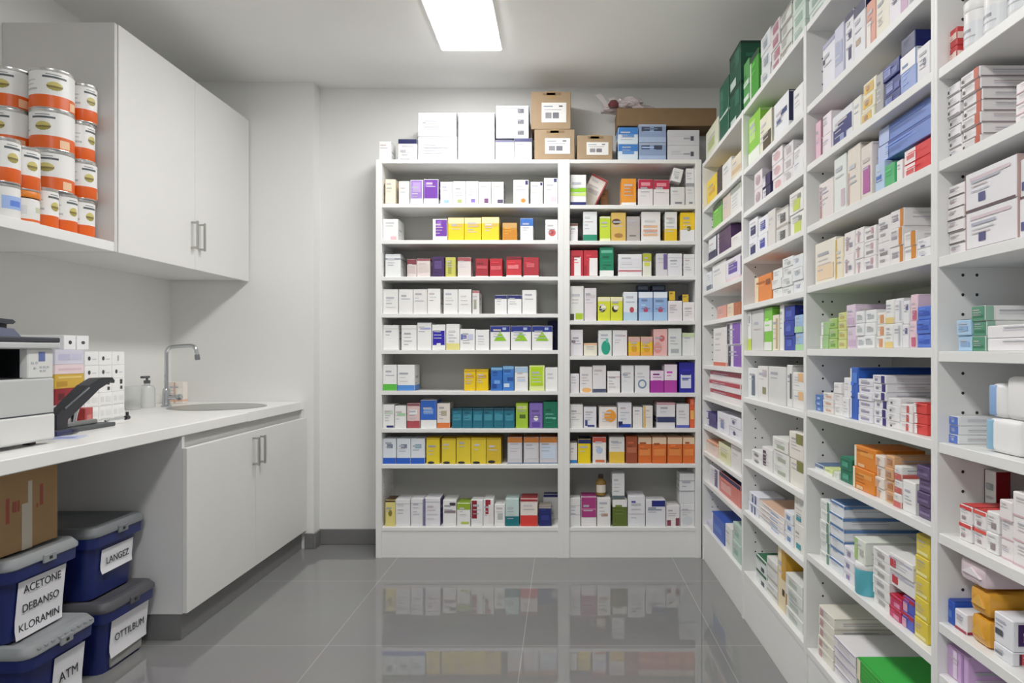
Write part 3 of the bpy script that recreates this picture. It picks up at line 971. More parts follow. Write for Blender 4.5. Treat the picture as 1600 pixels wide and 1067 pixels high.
TB = ['''
1168 1186 178 | lime green bag shaped box | 86c83c | f.1,.6,.5,.9:b8e07c b.3:eef4e8 | d=.14
1187 1205 178 | cream box with dark brown foot | ece8d0 | f.3,.98,.05,.5:4a3c20 b.08:d8b8a0 | d=.13
1208 1231 153 | white box with navy swirl and navy end | eceef2 | f.2,.5,.4,.55:4a5a8c f.5,.9,.55,.68:2c3a70 s0,1,.25,1:22224a | d=.18
1239 1254 135 | blank white box | efeff0 | | d=.14
''', '''
1178 1190 268 2 | white box with rose spot | e8e0e6 | o.5,.5,.3,.3:b89aa4
1191 1203 272 2 | navy box with white end | 2a2450 | f.05,.45,.1,.9:e8e6f0
1206 1222 228 3 | white box with pink dots | efe8ea | o.5,.5,.3,.3:e0b0b0
1223 1237 224 3 | white box with grey end | e6e2e4 | f.3,.8,.2,.7:c0b4b8
1238 1254 228 2 | white box with pale top | ebebec | T:f6f6f4
''', '''
1169 1182 342 2 | white box with navy squares | ecedf3 | f.2,.8,.15,.6:2a2c60
1183 1198 338 2 | white box with blue squares | ecedf3 | f.25,.75,.25,.75:3a44a4
1200 1211 328 | grey white narrow box | dcd8d4 |
1212 1230 325 2 | white box with dark square print | e4e2de | f.35,.8,.15,.65:5c5c58 t.12:b0a8a0
1233 1254 298 2 | white box with lime patch | ecece6 | f.3,.8,.1,.6:c8d858 f.6,.85,.6,.8:8a8c80
''', '''
1178 1204 430 | orange box with cream edge | e8863c | f.02,.25,.02,.98:f4dcb4 f.7,.95,.6,.8:8a4a28 | d=.13
1206 1220 420 3 | blank white box | eef0ee |
1221 1237 402 4 | white box with grey mark | ebedec | f.5,.8,.2,.5:b4b8b8
1238 1254 398 3 | white box with pale blue mark | e8ecee | f.3,.6,.4,.7:b0bccc
''', '''
1164 1173 482 | white carton with lime foot | ececea | b.3:c8dc38 f.3,.7,.7,.9:9a9ab0
1174 1192 477 | blank silver carton | d4d4d2 |
1194 1206 475 | green and white carton | 78c83c | m.45,.7:f2f4ee b.2:eef0e8
1207 1216 492 | cream carton with brown stripe | efe8d0 | f.6,.9,.05,.9:c8ac7c
1217 1223 470 | narrow white carton | f0f0ee |
1224 1240 478 3 | royal blue box | 2038a4 | f.2,.7,.3,.7:4860c4 s0,1,0,1:1c2470 | d=.15
1241 1254 492 2 | light blue box with green foot | 9cc0e8 | b.35:a8d8a0
''', '''
1168 1183 575 | white carton with slate marks | eceef0 | f.4,.75,.1,.8:566476
1184 1199 572 | white carton with olive spot | ebe9e6 | f.5,.85,.2,.4:8c8a60 f.5,.9,.7,.9:c8b8bc
1200 1227 573 | wide silver white box | dcdcda |
1228 1236 570 | narrow white carton with dark edge | e6e6e4 | f.6,.95,.2,.8:4c5256
1237 1254 582 2 | white box with orange lid | ecebe8 | f.5,.98,.5,.98:eebc84
''', '''
1174 1189 705 2 | white box with round grey mark | ececec | o.5,.4,.25,.25:84848c
1190 1206 700 | white carton with plum stripe | ebeaea | f.1,.4,.15,.85:3a2440
1207 1231 685 3 | white box with green brown print | e9ebe6 | f.3,.8,.2,.5:a8b49c | d=.18
1232 1254 676 2 | white and olive box with red side | eeeae0 | f.5,.98,.6,.98:7a7c3c s0,1,0,1:b45a50
''', '''
1169 1184 772 2 | white box with navy stripes | e8eaf4 | f.3,.45,.1,.9:4c5890 f.6,.75,.1,.9:4c5890
1185 1224 795 4 | flat white box with orange seam | eeecec | t.14:e0b89c f.5,.8,.2,.5:9ab4dc | d=.2
1225 1238 800 3 | white box with blue bird print | eaeef4 | f.3,.7,.3,.7:5a88c8
1239 1254 768 2 | white box with cream side | eeece4 | s0,1,0,1:e4ddc8 f.2,.7,.1,.3:2c94a8
''', '''
1180 1196 872 2 | white box with green lid | e6ecea | t.22:2a6a48 f.5,.8,.1,.4:3a4450
1197 1213 875 3 | white box with grey stripes | e9e9e7 | m.3,.5:b8b4a8
1214 1226 852 | tall amber box with cream front | f0dfb8 | s0,1,0,1:d49c28 f.5,.98,.5,.98:d49c28 f.6,.9,.25,.35:4a3020 | d=.17
1227 1253 905 4 | white box with pale green end | e4e8e2 | f.2,.7,.2,.6:b8c4b8 | d=.17
''']
TC = ['''
1284 1303 62 | white carton with dark dots | e9e8f0 | f.05,.2,.6,.7:1c1c40 f.02,.98,.9,.98:a8a8c8
1304 1318 40 | pale lavender carton | cfd0e4 | f.1,.9,.3,.7:a8b0d0
1319 1332 20 | white carton with navy squares | eceaf0 | f.4,.75,.2,.4:1c1c50 f.4,.75,.55,.7:1c1c50 t.1:1c1c50
1333 1351 5 | white carton with navy lid | e8e8ec | t.18:14184c f.2,.6,.3,.4:b09a80
1352 1366 0 | salmon and white carton | e09a84 | f.02,.5,.02,.6:f4e8e0
1367 1388 -20 | cream carton with dots | ece6d4 | f.2,.4,.3,.4:b8a890
1389 1420 -36 | white carton with violet side | ebe6ee | f.6,.95,.05,.9:c8a0c0 f.2,.4,.5,.65:5a5470
''', '''
1274 1282 190 | pink sided carton | e4b8cc | s0,1,0,1:d8a0b8
1283 1298 178 2 | white box with maroon edge | f2e8ee | f.02,.15,.02,.98:6a1838
1300 1332 172 | white box with navy city print | e4e6ec | f.06,.7,.04,.55:2a3270 f.3,.95,.3,.75:1c2470 f.4,.6,.1,.3:8a98c8 | d=.15
1333 1345 152 | narrow white carton | ecebe2 |
1346 1366 125 3 | white box with yellow print | f0ead0 | f.08,.8,.2,.85:e8bc4c o.4,.5,.15,.2:b8802c
1367 1378 115 | silver grey carton | a8a8a8 |
1379 1405 98 3 | navy box with white print | 26307c | f.1,.5,.2,.8:8c98d0 f.6,.9,.1,.5:4c5ca8 T:1a2466 | d=.17
1406 1430 82 | white and blue box with slanted panel | 8ca0d8 | t.4:f2f2f4 | d=.15
1431 1451 70 | white box with grey dot | e6e4e8 | o.6,.55,.12,.1:5a5a6c
1406 1428 55 | navy box on the slanted panel box | 141c58 | | by=82.5 d=.13
''', '''
1280 1302 282 | pinkish white box | e9dfdc | f.05,.2,.1,.9:b48a90
1303 1322 244 | pale green white carton | e4eae6 | f.6,.9,.1,.4:d0b8c8
1324 1344 228 | tall beige carton | e6dcd0 | f.05,.15,.05,.6:d0a8a0
1345 1362 226 | beige carton with magenta panel | e4dad2 | f.2,.85,.12,.6:b0589c
1366 1380 254 | small light blue carton | b4ccec | f.1,.7,.4,.6:3c6cc0
1382 1398 256 | green carton | 46b06c | b.1:2c804c | d=.16
1400 1409 250 | small white carton | f0f0ee |
1411 1452 226 2 | red box with white front | de1f24 | f.02,.45,.05,.95:f4e8e8 f.1,.4,.3,.6:d86a6a | d=.15
''', '''
1272 1304 376 | cream box with peach label | ece6d8 | f.1,.9,.1,.45:f0d4b0 | d=.05
1305 1317 372 | yellow edged cream carton | efe6cc | f.02,.2,.02,.98:dcb040 |
1318 1334 362 2 | white box with pink letters | efeae8 | f.2,.4,.2,.8:b898a0 f.5,.8,.3,.5:8c8c98
1335 1348 356 3 | white box with rose bar | efebea | f.3,.5,.1,.8:d0a0a8
1349 1367 354 3 | white box with grey rose print | efecec | f.2,.8,.2,.4:9a9098 f.6,.8,.5,.9:d0a0a8
1369 1388 338 2 | grey print white box | e8e4e4 | f.2,.8,.5,.65:8c8488 f.2,.6,.25,.35:a8a0a4 | d=.17
1389 1410 328 3 | white box with orange end strip | eae6e6 | f.75,.98,.02,.98:d07c1c f.2,.6,.4,.6:98909c | d=.18
1411 1430 362 2 | white box with orange corner | ece8e6 | f.6,.98,.02,.98:d0801c | d=.16
1431 1452 372 2 | white box with navy mark | ececee | f.3,.6,.1,.3:6a6a94
''', '''
1282 1294 503 2 | green and white small box | 9cc884 | f.02,.3,.02,.98:f0f4ec
1295 1307 497 3 | lime green small box | a8cc70 | f.2,.8,.2,.5:6aa040
1308 1320 488 4 | yellow green small box | d8dc8c | f.2,.8,.3,.6:c0b050
1321 1335 476 2 | pinkish lavender box | e0cce0 | f.1,.9,.1,.4:ccb0cc
1336 1349 486 3 | white box with silver text | eceef0 | f.2,.8,.3,.6:c0c8c8
1350 1366 484 3 | white box with grey text | eef0f0 | f.2,.8,.3,.6:b8c0c0
1367 1380 488 3 | white box with orange figure | f0ece4 | f.4,.8,.1,.8:e0945c
1381 1394 468 2 | white carton with yellow foot | eeeeea | b.26:ecd080
1395 1408 466 2 | white carton with grey stripe | e8e8ea | f.6,.8,.1,.9:c0c8d0
1409 1418 470 2 | white carton with dark corner | ecebee | f.5,.9,.6,.85:5a5a90
1419 1430 460 2 | pale pink carton | ecccd8 | f.3,.9,.05,.4:c8607c
1431 1452 478 3 | bright blue box | 4a72d4 | f.1,.9,.3,.6:2c50b8 | d=.14
''', '''
1273 1284 617 3 | small blue box | 4a78c4 | f.3,.7,.2,.6:a8c4ec
1285 1301 614 3 | white box with peach print | efeae6 | f.3,.8,.3,.6:d8a890
1302 1314 598 3 | white box with pale print | f0eeee | 
1316 1326 590 2 | white box before the blue folder | f0f0f2 |
1327 1339 574 | upright blue box with white spine | 2a5cc0 | f.02,.2,.02,.98:eef2fa f.3,.9,.7,.9:4a80dc | d=.26
1340 1362 592 6 | white box with violet text | edebf2 | f.2,.8,.3,.6:9c98b4 | d=.2
1363 1384 586 6 | white box with navy end bar | ecebf0 | f.65,.9,.05,.95:241c70 f.2,.4,.3,.6:8c8ca0 | d=.22
1385 1404 622 4 | white box with grey dots | eeedee | f.2,.35,.2,.5:4c4c5c
1405 1424 632 3 | white box with red stripe | f0ebea | f.5,.7,.1,.9:d0504c
1426 1446 630 3 | red box with white end | dc3c38 | f.02,.25,.05,.95:f0ecec T:c83030 s.1,1,.0,1:f0e8e8
''', '''
1273 1286 727 | small white box with slate lid | ecf0f4 | t.5:4c6a94
1287 1300 733 | small lime white box | dcec9c | b.4:f0f2ea
1302 1310 738 | small pale green box | e4ece2 |
1311 1330 716 2 | dark green box | 106a50 | f.2,.7,.3,.7:48a084 T:2c8a6c | d=.1
1332 1366 699 2 | orange box with cream edge | e88420 | f.02,.12,.02,.98:f6ead0 f.3,.9,.6,.8:f0a048 f.2,.5,.05,.2:f0c090 | d=.13
1367 1381 712 4 | orange striped white box | f0e4d8 | f.1,.4,.1,.8:e0a070
1382 1395 712 4 | tan orange box | dfa878 | f.2,.8,.2,.7:b87848
1396 1408 728 3 | white box with red foot | ecebe8 | b.45:cc6058
1410 1430 752 | square white box with blank end | f0f0ee | s0,1,0,1:dfdfdd | d=.12
1432 1452 728 4 | dark violet box | 57466e | f.1,.9,.3,.5:7c6c94 T:3c3050 | d=.1
''', '''
1280 1294 782 6 | white box with green side stripe | ecefec | f.75,.98,.02,.98:5c9078 | d=.2
1295 1316 785 6 | white box with blue top line | e9edf2 | t.2:4a78b4 s0,1,.7,.98:5a84bc | d=.22
1317 1334 856 3 | white box with violet tick | edebf2 | f.3,.6,.2,.6:8c84b4
1362 1388 860 6 | white box with column print | ecebe9 | f.3,.7,.2,.6:a8a4a4
1389 1426 872 2 | white box with red square | efeeee | f.05,.3,.2,.8:c8303c m.7,.8:c0c0d4 | by=925 d=.2
1389 1407 932 2 | raspberry box | cf3868 | t.25:b81c34 f.4,.9,.1,.5:e890b0 | d=.13
1408 1426 935 2 | blue and pink box | 4c5cc0 | t.3:b81c38 f.02,.4,.02,.6:e0a0b8 | d=.13
1428 1449 838 5 | yellow box with pale stripe | e4cc40 | f.1,.9,.1,.25:f4eba0 T:d0b430 | d=.09
''', '''
1277 1301 955 5 | cream box with pink dotted end | ece8da | f.1,.3,.1,.8:c89498 s0,1,.9,.98:b8b0a0 | d=.22
1303 1336 1008 4 | white box with violet lines | efecef | m.8,.94:b8a8cc | d=.22
1338 1392 1052 2 | green box with cream front edge | 36a83c | f.02,.12,.02,.98:f0e6c8 T:3cb848 s0,1,.2,.9:2c9034 | d=.25
''']
TD = ['', '''
1474 1491 45 2 | red and white box | cc3c40 | m.35,.7:f0d8cc | d=.14
''', '''
1474 1499 132 7 | white box with fine dark title | f0edef | m.02,.12:7c6c74 f.08,.2,.3,.6:3c2c34 | d=.16
1501 1531 112 7 | white box with rust end strip | f0ecec | m.02,.12:7c6c74 f.72,.96,.02,.98:c04c2c f.08,.2,.3,.6:4c3c44 | d=.21
1586 1640 118 4 | white box with pink seams | f4ecee | m.02,.1:d8a8b0
''', '''
1474 1505 288 6 | white box with dark seam | f0ebec | m.0,.1:4c4044 f.1,.4,.5,.7:c4b0b4 | d=.18
1508 1588 258 2 | large white box with navy square | ebe8ec | m.0,.06:5a4448 f.28,.42,.2,.42:4c4c80 f.1,.9,.78,.86:d8c4cc s0,1,0,1:c8a8a0 | d=.22
1589 1660 236 2 | large white box with maroon side | ebe8ec | m.0,.06:5a4448 f.05,.25,.2,.42:4c4c80 | d=.22
''', '''
1494 1517 500 2 | light blue box | a8cdec | f.2,.8,.3,.6:88b0dc T:b8d8f0 | d=.07
1518 1539 478 3 | green ended white box | eceeec | f.02,.98,.02,.98:4c9070 f.1,.9,.2,.4:2c7050 s0,.07,.02,.98:8cb8a0 | d=.22
1541 1700 505 2 | long white box with pink wedge | efecef | s.3,.4,.1,.8:d88098 | d=.12
''', '''
1474 1494 650 3 | blue ended white box | f0f2f4 | f.02,.98,.05,.95:5074d4 f.3,.6,.3,.6:a8bcec | d=.16
''', '''
1498 1517 790 2 | white box with red lid | f0ecec | t.22:d83c3c f.2,.5,.2,.4:a89098 T:d83c3c
1518 1538 798 2 | white box with red lid edge | f0ebeb | t.22:dc5048 f.3,.6,.2,.4:9c848c T:d83c3c
1539 1558 800 2 | white box with grey marks | f0eeee | f.4,.8,.2,.5:98888c
1560 1580 782 3 | pinkish white box | f2ecec | m.0,.08:d8b4b8
1581 1640 775 3 | white box with pale pink panel | f3eeee | m.0,.08:d8b4b8
1536 1556 735 | upright white carton with maroon side | e8ebe6 | s0,1,0,1:7c0c18 f.2,.8,.7,.8:98a8a0 | sb=.1 d=.03 free=1
''', '''
1472 1490 938 | blue box with pale print | 2454c0 | f.2,.7,.3,.6:5080dc T:1c44a8 | d=.09
1491 1510 955 | white box with crimson foot | eeecf0 | b.15:a02840 f.2,.6,.5,.8:c0b4c0 | d=.08
1550 1580 962 | white box with purple panel | ececf2 | s.06,1,.2,.9:321450 s.12,.95,.4,.5:8c3060 f.1,.5,.3,.5:4c5058 | d=.15 by=1010
1550 1580 1010 | white box with red panel | ececf2 | s.08,1,.1,.9:d83c40 s.08,.11,.1,.9:4c1430 f.1,.5,.3,.5:7c8088 | d=.15
''', '''
1480 1512 1016 | lavender box with pale stripes | d0a8dc | f.3,.5,.05,.95:ecd8f0 f.7,.8,.05,.95:a880bc | d=.12
''', '']
BAYW = {'A': 'of corner bay', 'B': 'of second bay', 'C': 'of third bay', 'D': 'of nearest bay'}
for bay, tab in (('A', TA), ('B', TB), ('C', TC), ('D', TD)):
    for i, text in enumerate(tab):
        side_row(bay, i, 'on %s shelf %s' % (ORD[i] if not (i == len(tab) - 1 and bay != 'D') else 'bottom', BAYW[bay]), text)

# blue sheet-like boxes lying deep on the third shelf of bay C, behind the small cartons
def deep(label, y0, y1, x0, x1, z0, z1, base, decos, seed, name='flat_carton', cat='flat box'):
    o = carton(y1 - y0, x1 - x0, z1 - z0, base, decos, random.Random(seed)).build(name, loc=(x0, (y0 + y1) / 2, z0), rot=(0, 0, -math.pi / 2), smooth=0)
    return tag(o, label, cat)

zc = 1.6795
for i in range(2):
    deep(['large blue box lying on the red and green boxes, lower one', 'large blue box lying over the red and green boxes, upper one'][i],
         1.53, 1.843 - .006 * i, XS + .034, XS + .26, zc + .0432 * i + .0009, zc + .0432 * (i + 1), '6c88d0', 't.1:4c64b0 s0,1,.35,.5:8ca4e4 f.02,.2,.02,.98:b8c8f0', 40 + i)

# on top of the bays
side_row('A', -1, 'on top of corner bay', '''
1103 1122 196 | pale green white box | e4e8cc | f.2,.7,.3,.6:b8c47c | d=.12
1124 1138 128 | tall dark green carton | 1c5a44 | f.1,.4,.4,.9:3c7a64 m.42,.46:c8d8d0 | d=.17
1139 1156 78 2 | dark green carton with white slash | 17503c | f.1,.6,.05,.25:c8d8d0 f.5,.9,.5,.9:2c6c54 t.08:0f3026 | d=.2
''')
side_row('B', -1, 'on top of second bay', '''
1162 1170 96 | green carton with white stripes | 4c9c4c | m.2,.3:e0ece0 m.5,.6:e0ece0 | d=.17
1171 1184 84 | bright green carton | 3f9c2c | f.02,.2,.02,.98:c8e0c0 t.12:1c3c28 | d=.17
1188 1203 52 3 | white grey box with slate mark | dfe2e4 | f.3,.7,.2,.6:98a4b0 s0,1,.0,1:d0d4d4
1204 1218 36 4 | white box with wine red end | e4dede | f.3,.9,.15,.85:b0707c
1219 1236 14 4 | pale grey green box | dfe2da | f.1,.5,.2,.7:b8b8ac m.8,.9:8a7c74
1237 1256 -12 3 | pale mint box | d4e4d8 | f.2,.8,.2,.7:98b8a4
''')
side_row('C', -1, 'on top of third bay', '''
1262 1290 -40 3 | mint white box | d8e4dc | f.2,.8,.2,.7:98b4a4
1292 1330 -70 3 | white green box | e0e8e2 | f.2,.8,.2,.7:a8c0b0
''')


# ---- tubs and jars
def tub(name, label, loc, body, lid, r, h, lid_h, label_col=None, axis='z', cat='tub', ring=None, group=None):
    t = thing(name, label, cat, loc, 0, group)
    b = MB().lathe([(r * .94, 0), (r, .004), (r, h - lid_h - .002), (r * .93, h - lid_h)], body, seg=36)
    if label_col:
        b.patch(r + .0006, 2.0, 4.9, h * .18, h * .58, ink(label_col), 14)
        b.patch(r + .0009, 2.6, 3.6, h * .4, h * .46, ink('9a9aa4'), 6)
        b.patch(r + .0009, 2.6, 3.9, h * .3, h * .33, ink('b4b4bc'), 6)
    bo = b.build('body', t)
    lo = MB().lathe([(r * .985, h - lid_h), (r * 1.02, h - lid_h + .002), (r * 1.02, h - .003), (r * .97, h)], lid, seg=36).build('lid', t)
    if axis == 'x':
        t.rotation_euler = (0, -math.pi / 2, 0)
    return t


WP = mat('f1f0ef', rough=.35, var=.015, key='white plastic')
# upright white tubs on the highest visible shelf of the nearest bay
for i, (xa, xb2) in enumerate(((1493, 1520), (1522, 1554), (1556, 1597))):
    X = XS + .02
    ya, yb = F * X / (xa - CX), F * X / (xb2 - CX)
    r = .0285
    tub('plastic_tub', ['white plastic tub beside the red and white box, high on nearest bay', 'white plastic tub in the middle of three, high on nearest bay',
                        'white plastic tub last of three, high on nearest bay'][i], (X + r + .004, (ya + yb) / 2, RD[1] + .0004), WP, WP, r, .11, .022, 'e2e4e8', group='white tubs on the high shelf')
# rounded white packs with a blue end lying across the sixth shelf of the nearest bay
WPK = mat('f2f1f1', rough=.38, var=.015, key='white pack')


def round_pack(label, ya, yb2, z0, h, x0, d, col):
    t = thing('rounded_pack', label, 'pack', (x0, (ya + yb2) / 2, z0), 0, 'rounded white packs with blue ends')
    hw = (yb2 - ya) / 2
    MB().box(0.006, d, -hw, hw, 0, h, WPK, .011, 4).build('body', t, smooth=50)
    if col:
        MB().box(.004, .02, hw - .020, hw + .0008, h * .06, h * .94, mat(col, rough=.35), .003, 2).build('end_strip', t, smooth=50)
    b = MB()
    for u0, u1, v0, v1, c in ((.45, .8, .60, .74, 'b9b9c6'), (.45, .62, .62, .72, '8c8ca6'), (.4, .46, .1, .15, 'b0b0b0'), (.56, .64, .1, .15, 'b0b0b0')):
        b.poly([(u0 * d, -hw - .0006, v0 * h), (u1 * d, -hw - .0006, v0 * h), (u1 * d, -hw - .0006, v1 * h), (u0 * d, -hw - .0006, v1 * h)], ink(c))
    b.build('printed_panel', t, smooth=0)
    return t


z5 = RD[5] + .0006
round_pack('rounded white pack with pale blue end strip, lowest on sixth shelf of nearest bay', 1.262, 1.358, z5, .066, XS + .022, .2, '8ab8d4')
round_pack('narrow rounded white pack with blue end strip, on top of the lowest pack, nearest bay', 1.312, 1.352, z5 + .0668, .066, XS + .024, .2, '8aaee0')
round_pack('tall rounded white pack standing highest in the pile on sixth shelf, nearest bay', 1.235, 1.308, z5 + .0668, .080, XS + .026, .2, None)
# teal tub and its lid pack on the lower shelf of bay C
Yt = 1.906
tub('plastic_tub', 'teal plastic tub with white lid on the eighth shelf of third bay', (XS + .036, Yt, RC[7] + .0004), mat('58b4c4', rough=.4), WP, .033, .085, .016, None)
deep('white and green packet on top of the teal tub', Yt - .035, Yt + .035, XS + .014, XS + .16, RC[7] + .0862, RC[7] + .148, 'e6ebe0', 'f.02,.3,.02,.98:a8cc78 f.5,.8,.3,.6:b8c0b0', 71, 'medicine_packet', 'flat box')
# amber pouches on the lower shelf of bay D
AMB = mat('dd9a2a', rough=.22, var=.12, scale=14, bump=.5, spec=.6, key='amber foil')


def pouch(name, label, x0, x1, y0, y1, z0, z1, m, cat, extra=None, seed=1):
    b = MB()
    b.box(x0, x1, y0, y1, z0, z1, m, min(z1 - z0, y1 - y0) * .22, 2)
    for _ in range(2):
        bmesh.ops.subdivide_edges(b.bm, edges=[e for e in b.bm.edges if e.calc_length() > .012], cuts=2, use_grid_fill=True)
    b._paint(m)
    bmesh.ops.triangulate(b.bm, faces=b.bm.faces[:])
    from mathutils import noise
    for v in b.bm.verts:
        if v.co.z > z0 + .006:
            n = noise.noise(v.co * 45 + Vector((seed, 0, 0))) + .5 * noise.noise(v.co * 110)
            k_ = .0022 if v.co.z < z1 - .004 else -.0035 * abs(n) / (n or 1)
            v.co.z += k_ * n
            v.co.y += .0025 * n
            v.co.x += .002 * n
    t = thing(name, label, cat, ((x0 + x1) / 2, (y0 + y1) / 2, z0))
    o = b.build('wrap', t, smooth=40)
    o.location = -t.location
    ym = (y0 + y1) / 2
    c = MB().prism([(y0 + .012, z0 + .018), (y1 - .012, z0 + .018), ((y0 + y1) / 2, z1 - .012)], 'x', x0 - .0035, x0 + .003, extra or m)
    o2 = c.build('end_fold', t, smooth=0)
    o2.location = -t.location
    return t


zd = RD[7]
pouch('foil_pouch', 'amber foil pouch lying at the shelf front, lower of two', XS + .02, XS + .2, 1.338, 1.403, zd + .0005, zd + .056, AMB, 'pouch', mat('e2a840', rough=.25), 3)
pouch('foil_pouch', 'amber foil pouch lying on another, upper of two', XS + .02, XS + .24, 1.338, 1.405, zd + .0595, zd + .112, AMB, 'pouch', mat('e8b04c', rough=.25), 9)
pouch('wrapped_roll', 'pinkish white wrapped pack on top of the amber pouches', XS + .012, XS + .17, 1.338, 1.425, zd + .1165, zd + .161, mat('ddc9d0', rough=.35, var=.06, scale=16), 'pack', mat('ece4ea', rough=.4), 6)
finish_labels()

# ------------------------------------------------------------------ wall cabinet with its open shelf of cans
def bar_handle(parent, y, z0, z1, x):
    """Vertical bar handle on a door that faces +x."""
    b = MB()
    b.box(x + .026, x + .036, y - .006, y + .006, z0, z1, STEEL, .002)
    b.box(x, x + .028, y - .005, y + .005, z0 + .004, z0 + .014, STEEL, .001)
    b.box(x, x + .028, y - .005, y + .005, z1 - .014, z1 - .004, STEEL, .001)
    return b.build('handle', parent, smooth=0)


t = thing('wall_cabinet', 'white two-door wall cabinet hanging above the worktop and sink', 'cabinet', (0, 0, 0))
c = MB()
c.box(XL + .001, -1.905, 2.949, 2.967, 1.614, 2.57, DOORM, .001)
c.box(XL + .001, -1.905, 4.165, 4.183, 1.614, 2.57, DOORM, .001)
c.box(XL + .001, -1.905, 2.967, 4.165, 1.614, 1.632, DOORM, .001)
c.box(XL + .001, -1.905, 2.967, 4.165, 2.552, 2.57, DOORM, .001)
c.box(XL + .001, XL + .009, 2.967, 4.165, 1.632, 2.552, DOORM, 0)
c.build('carcass', t, smooth=0)
for y0, y1, hy in ((2.967, 3.568, 3.535), (3.571, 4.183, 3.606)):
    d = MB().box(-1.903, -1.884, y0 - .012 if y0 < 3 else y0, y1, 1.606, 2.574, DOORM, .0015).build('door', t, smooth=0)
    bar_handle(d, hy, 1.705, 1.85, -1.884)
t = thing('wall_shelf', 'open white wall shelf beside the wall cabinet, holding orange and white cans', 'shelf', (0, 0, 0))
MB().box(XL + .001, -1.884, 2.928, 2.947, 1.606, 2.57, mat('d2d0ce', rough=.5, var=.012), .001).build('side_panel', t, smooth=0)
MB().box(XL + .001, -1.884, 1.55, 2.927, 1.606, 1.646, MELA, .0015).build('shelf_board', t, smooth=0)
MB().box(XL + .001, -1.884, 1.53, 1.549, 1.606, 2.57, MELA, .001).build('side_panel', t, smooth=0)

CANW = mat('efeeec', rough=.32, var=.02, key='can label white')
CANO = mat('e25a16', rough=.34, var=.04, key='can label orange')
RIM = mat('c4c4c2', rough=.25, metal=.9, key='tin rim')


def make_can(label, loc, rz, r=.049, h=.155):
    t = thing('food_can', label, 'can', loc, rz, 'white and orange cans on the wall shelf')
    b = MB()
    b.lathe([(r * .97, 0), (r, .003), (r, h * .34)], CANO, 36, cap=False)
    b.lathe([(r, h * .34), (r, h - .012)], CANW, 36, cap=False)
    e = r + .0005
    b.patch(e, -.75, .35, h * .76, h * .81, ink('4c5458'), 8)
    b.patch(e, -.6, .1, h * .84, h * .86, ink('7a8084'), 6)
    # the emblem: an oval built of stacked strips
    for k in range(13):
        q = (k - 6) / 6.5
        ww = .36 * math.sqrt(max(.02, 1 - q * q))
        b.patch(e + .0002, -.2 - ww, -.2 + ww, h * (.56 + .0165 * (k - 6)), h * (.56 + .0165 * (k - 5)), ink('7a6a34' if k in (4, 5, 6) else ('c9bc6a' if k > 6 else '9c9440')), 8)
    b.patch(e, .55, 1.05, h * .06, h * .26, ink('f2c49a'), 4)
    b.patch(e, -2.3, -1.0, h * .45, h * .5, ink('b9bcc0'), 8)
    b.patch(e, -2.3, -1.2, h * .58, h * .61, ink('c4c6ca'), 8)
    b.patch(e, -2.3, -1.1, h * .68, h * .71, ink('c4c6ca'), 8)
    b.build('body', t)
    MB().lathe([(r, h - .012), (r * 1.015, h - .01), (r * 1.015, h), (r * .93, h), (r * .92, h - .006)], RIM, 36).build('lid', t)
    MB().lathe([(r * .9, -.001), (r * .985, -.001), (r * 1.012, .002), (r * 1.005, .005)], RIM, 36).build('base_rim', t)
    return t


XCAN, ZS = -1.972, 1.6475
can0 = None
LV = ['bottom', 'second', 'third', 'top']
def small_col(y, levels, w, ph):
    global can0
    for k in range(levels):
        lab = 'narrow white and orange can, %s level, %s' % (LV[k], w)
        loc = (XCAN + (.004 if k % 2 else -.003), y + (.002 if k % 2 else -.001), ZS + k * .1565)
        rz = [.15, -.1, .3, .05][k] - .2 + ph
        if can0 is None:
            can0 = make_can(lab, loc, rz)
        else:
            dup(can0, loc, rz, lab)


small_col(2.856, 4, 'beside the side panel', 0)
small_col(2.752, 1, 'second from the side panel', .12)
small_col(2.648, 1, 'third from the side panel', .2)
wide0 = make_can('wide white and orange tin resting on two narrow cans', (-2.0, 2.728, ZS + .1565), -1.0, r=.0735)
dup(wide0, (-1.998, 2.726, ZS + 2 * .1565), -1.15, 'wide white and orange tin in the middle of the front pile')
dup(wide0, (-2.0, 2.728, ZS + 3 * .1565), -.62, 'wide white and orange tin topmost of the front pile, emblem facing out')
for k in range(4):
    dup(wide0, (-2.152, 2.715 - .002 * (k % 2), ZS + k * .1565), -1.3 + .2 * (k % 2), 'wide white and orange tin in the rear pile against the wall, %s level' % LV[k])
# short jar with an orange lid, two cans above it, taller stacks nearer the viewer
t = thing('plastic_jar', 'white jar with an orange screw lid standing at the shelf front', 'jar', (XCAN + .02, 2.52, ZS))
b = MB().lathe([(.047, 0), (.049, .004), (.049, .084), (.044, .09)], CANW, 36)
b.patch(.0495, -2.2, .9, .006, .014, CANO, 16)
b.patch(.0495, -.1, .5, .04, .06, ink('c9cfae'), 6)
b.patch(.0495, -1.6, -.7, .03, .062, ink('d4d6d8'), 8)
b.build('body', t)
MB().lathe([(.0455, .086), (.0455, .092)], mat('4a2c1a', rough=.4), 36).build('collar', t)
MB().lathe([(.05, .092), (.051, .094), (.051, .112), (.049, .115)], mat('e27a1c', rough=.4), 36).build('lid', t)
dup(can0, (XCAN + .022, 2.52, ZS + .1165), -.15, 'white and orange can standing on the orange-lidded jar')
t = thing('food_can', 'white tin with blue print standing at the near end of the wall shelf', 'can', (XCAN + .03, 2.418, ZS))
b = MB().lathe([(.047, 0), (.048, .003), (.048, .105)], CANW, 36)
b.patch(.0486, -1.0, .6, .03, .075, ink('9cb8ec'), 12)
b.patch(.049, -.5, .3, .04, .06, ink('5a80dc'), 8)
b.build('body', t)
MB().lathe([(.048, .105), (.049, .107), (.049, .115), (.045, .116)], RIM, 36).build('lid', t)
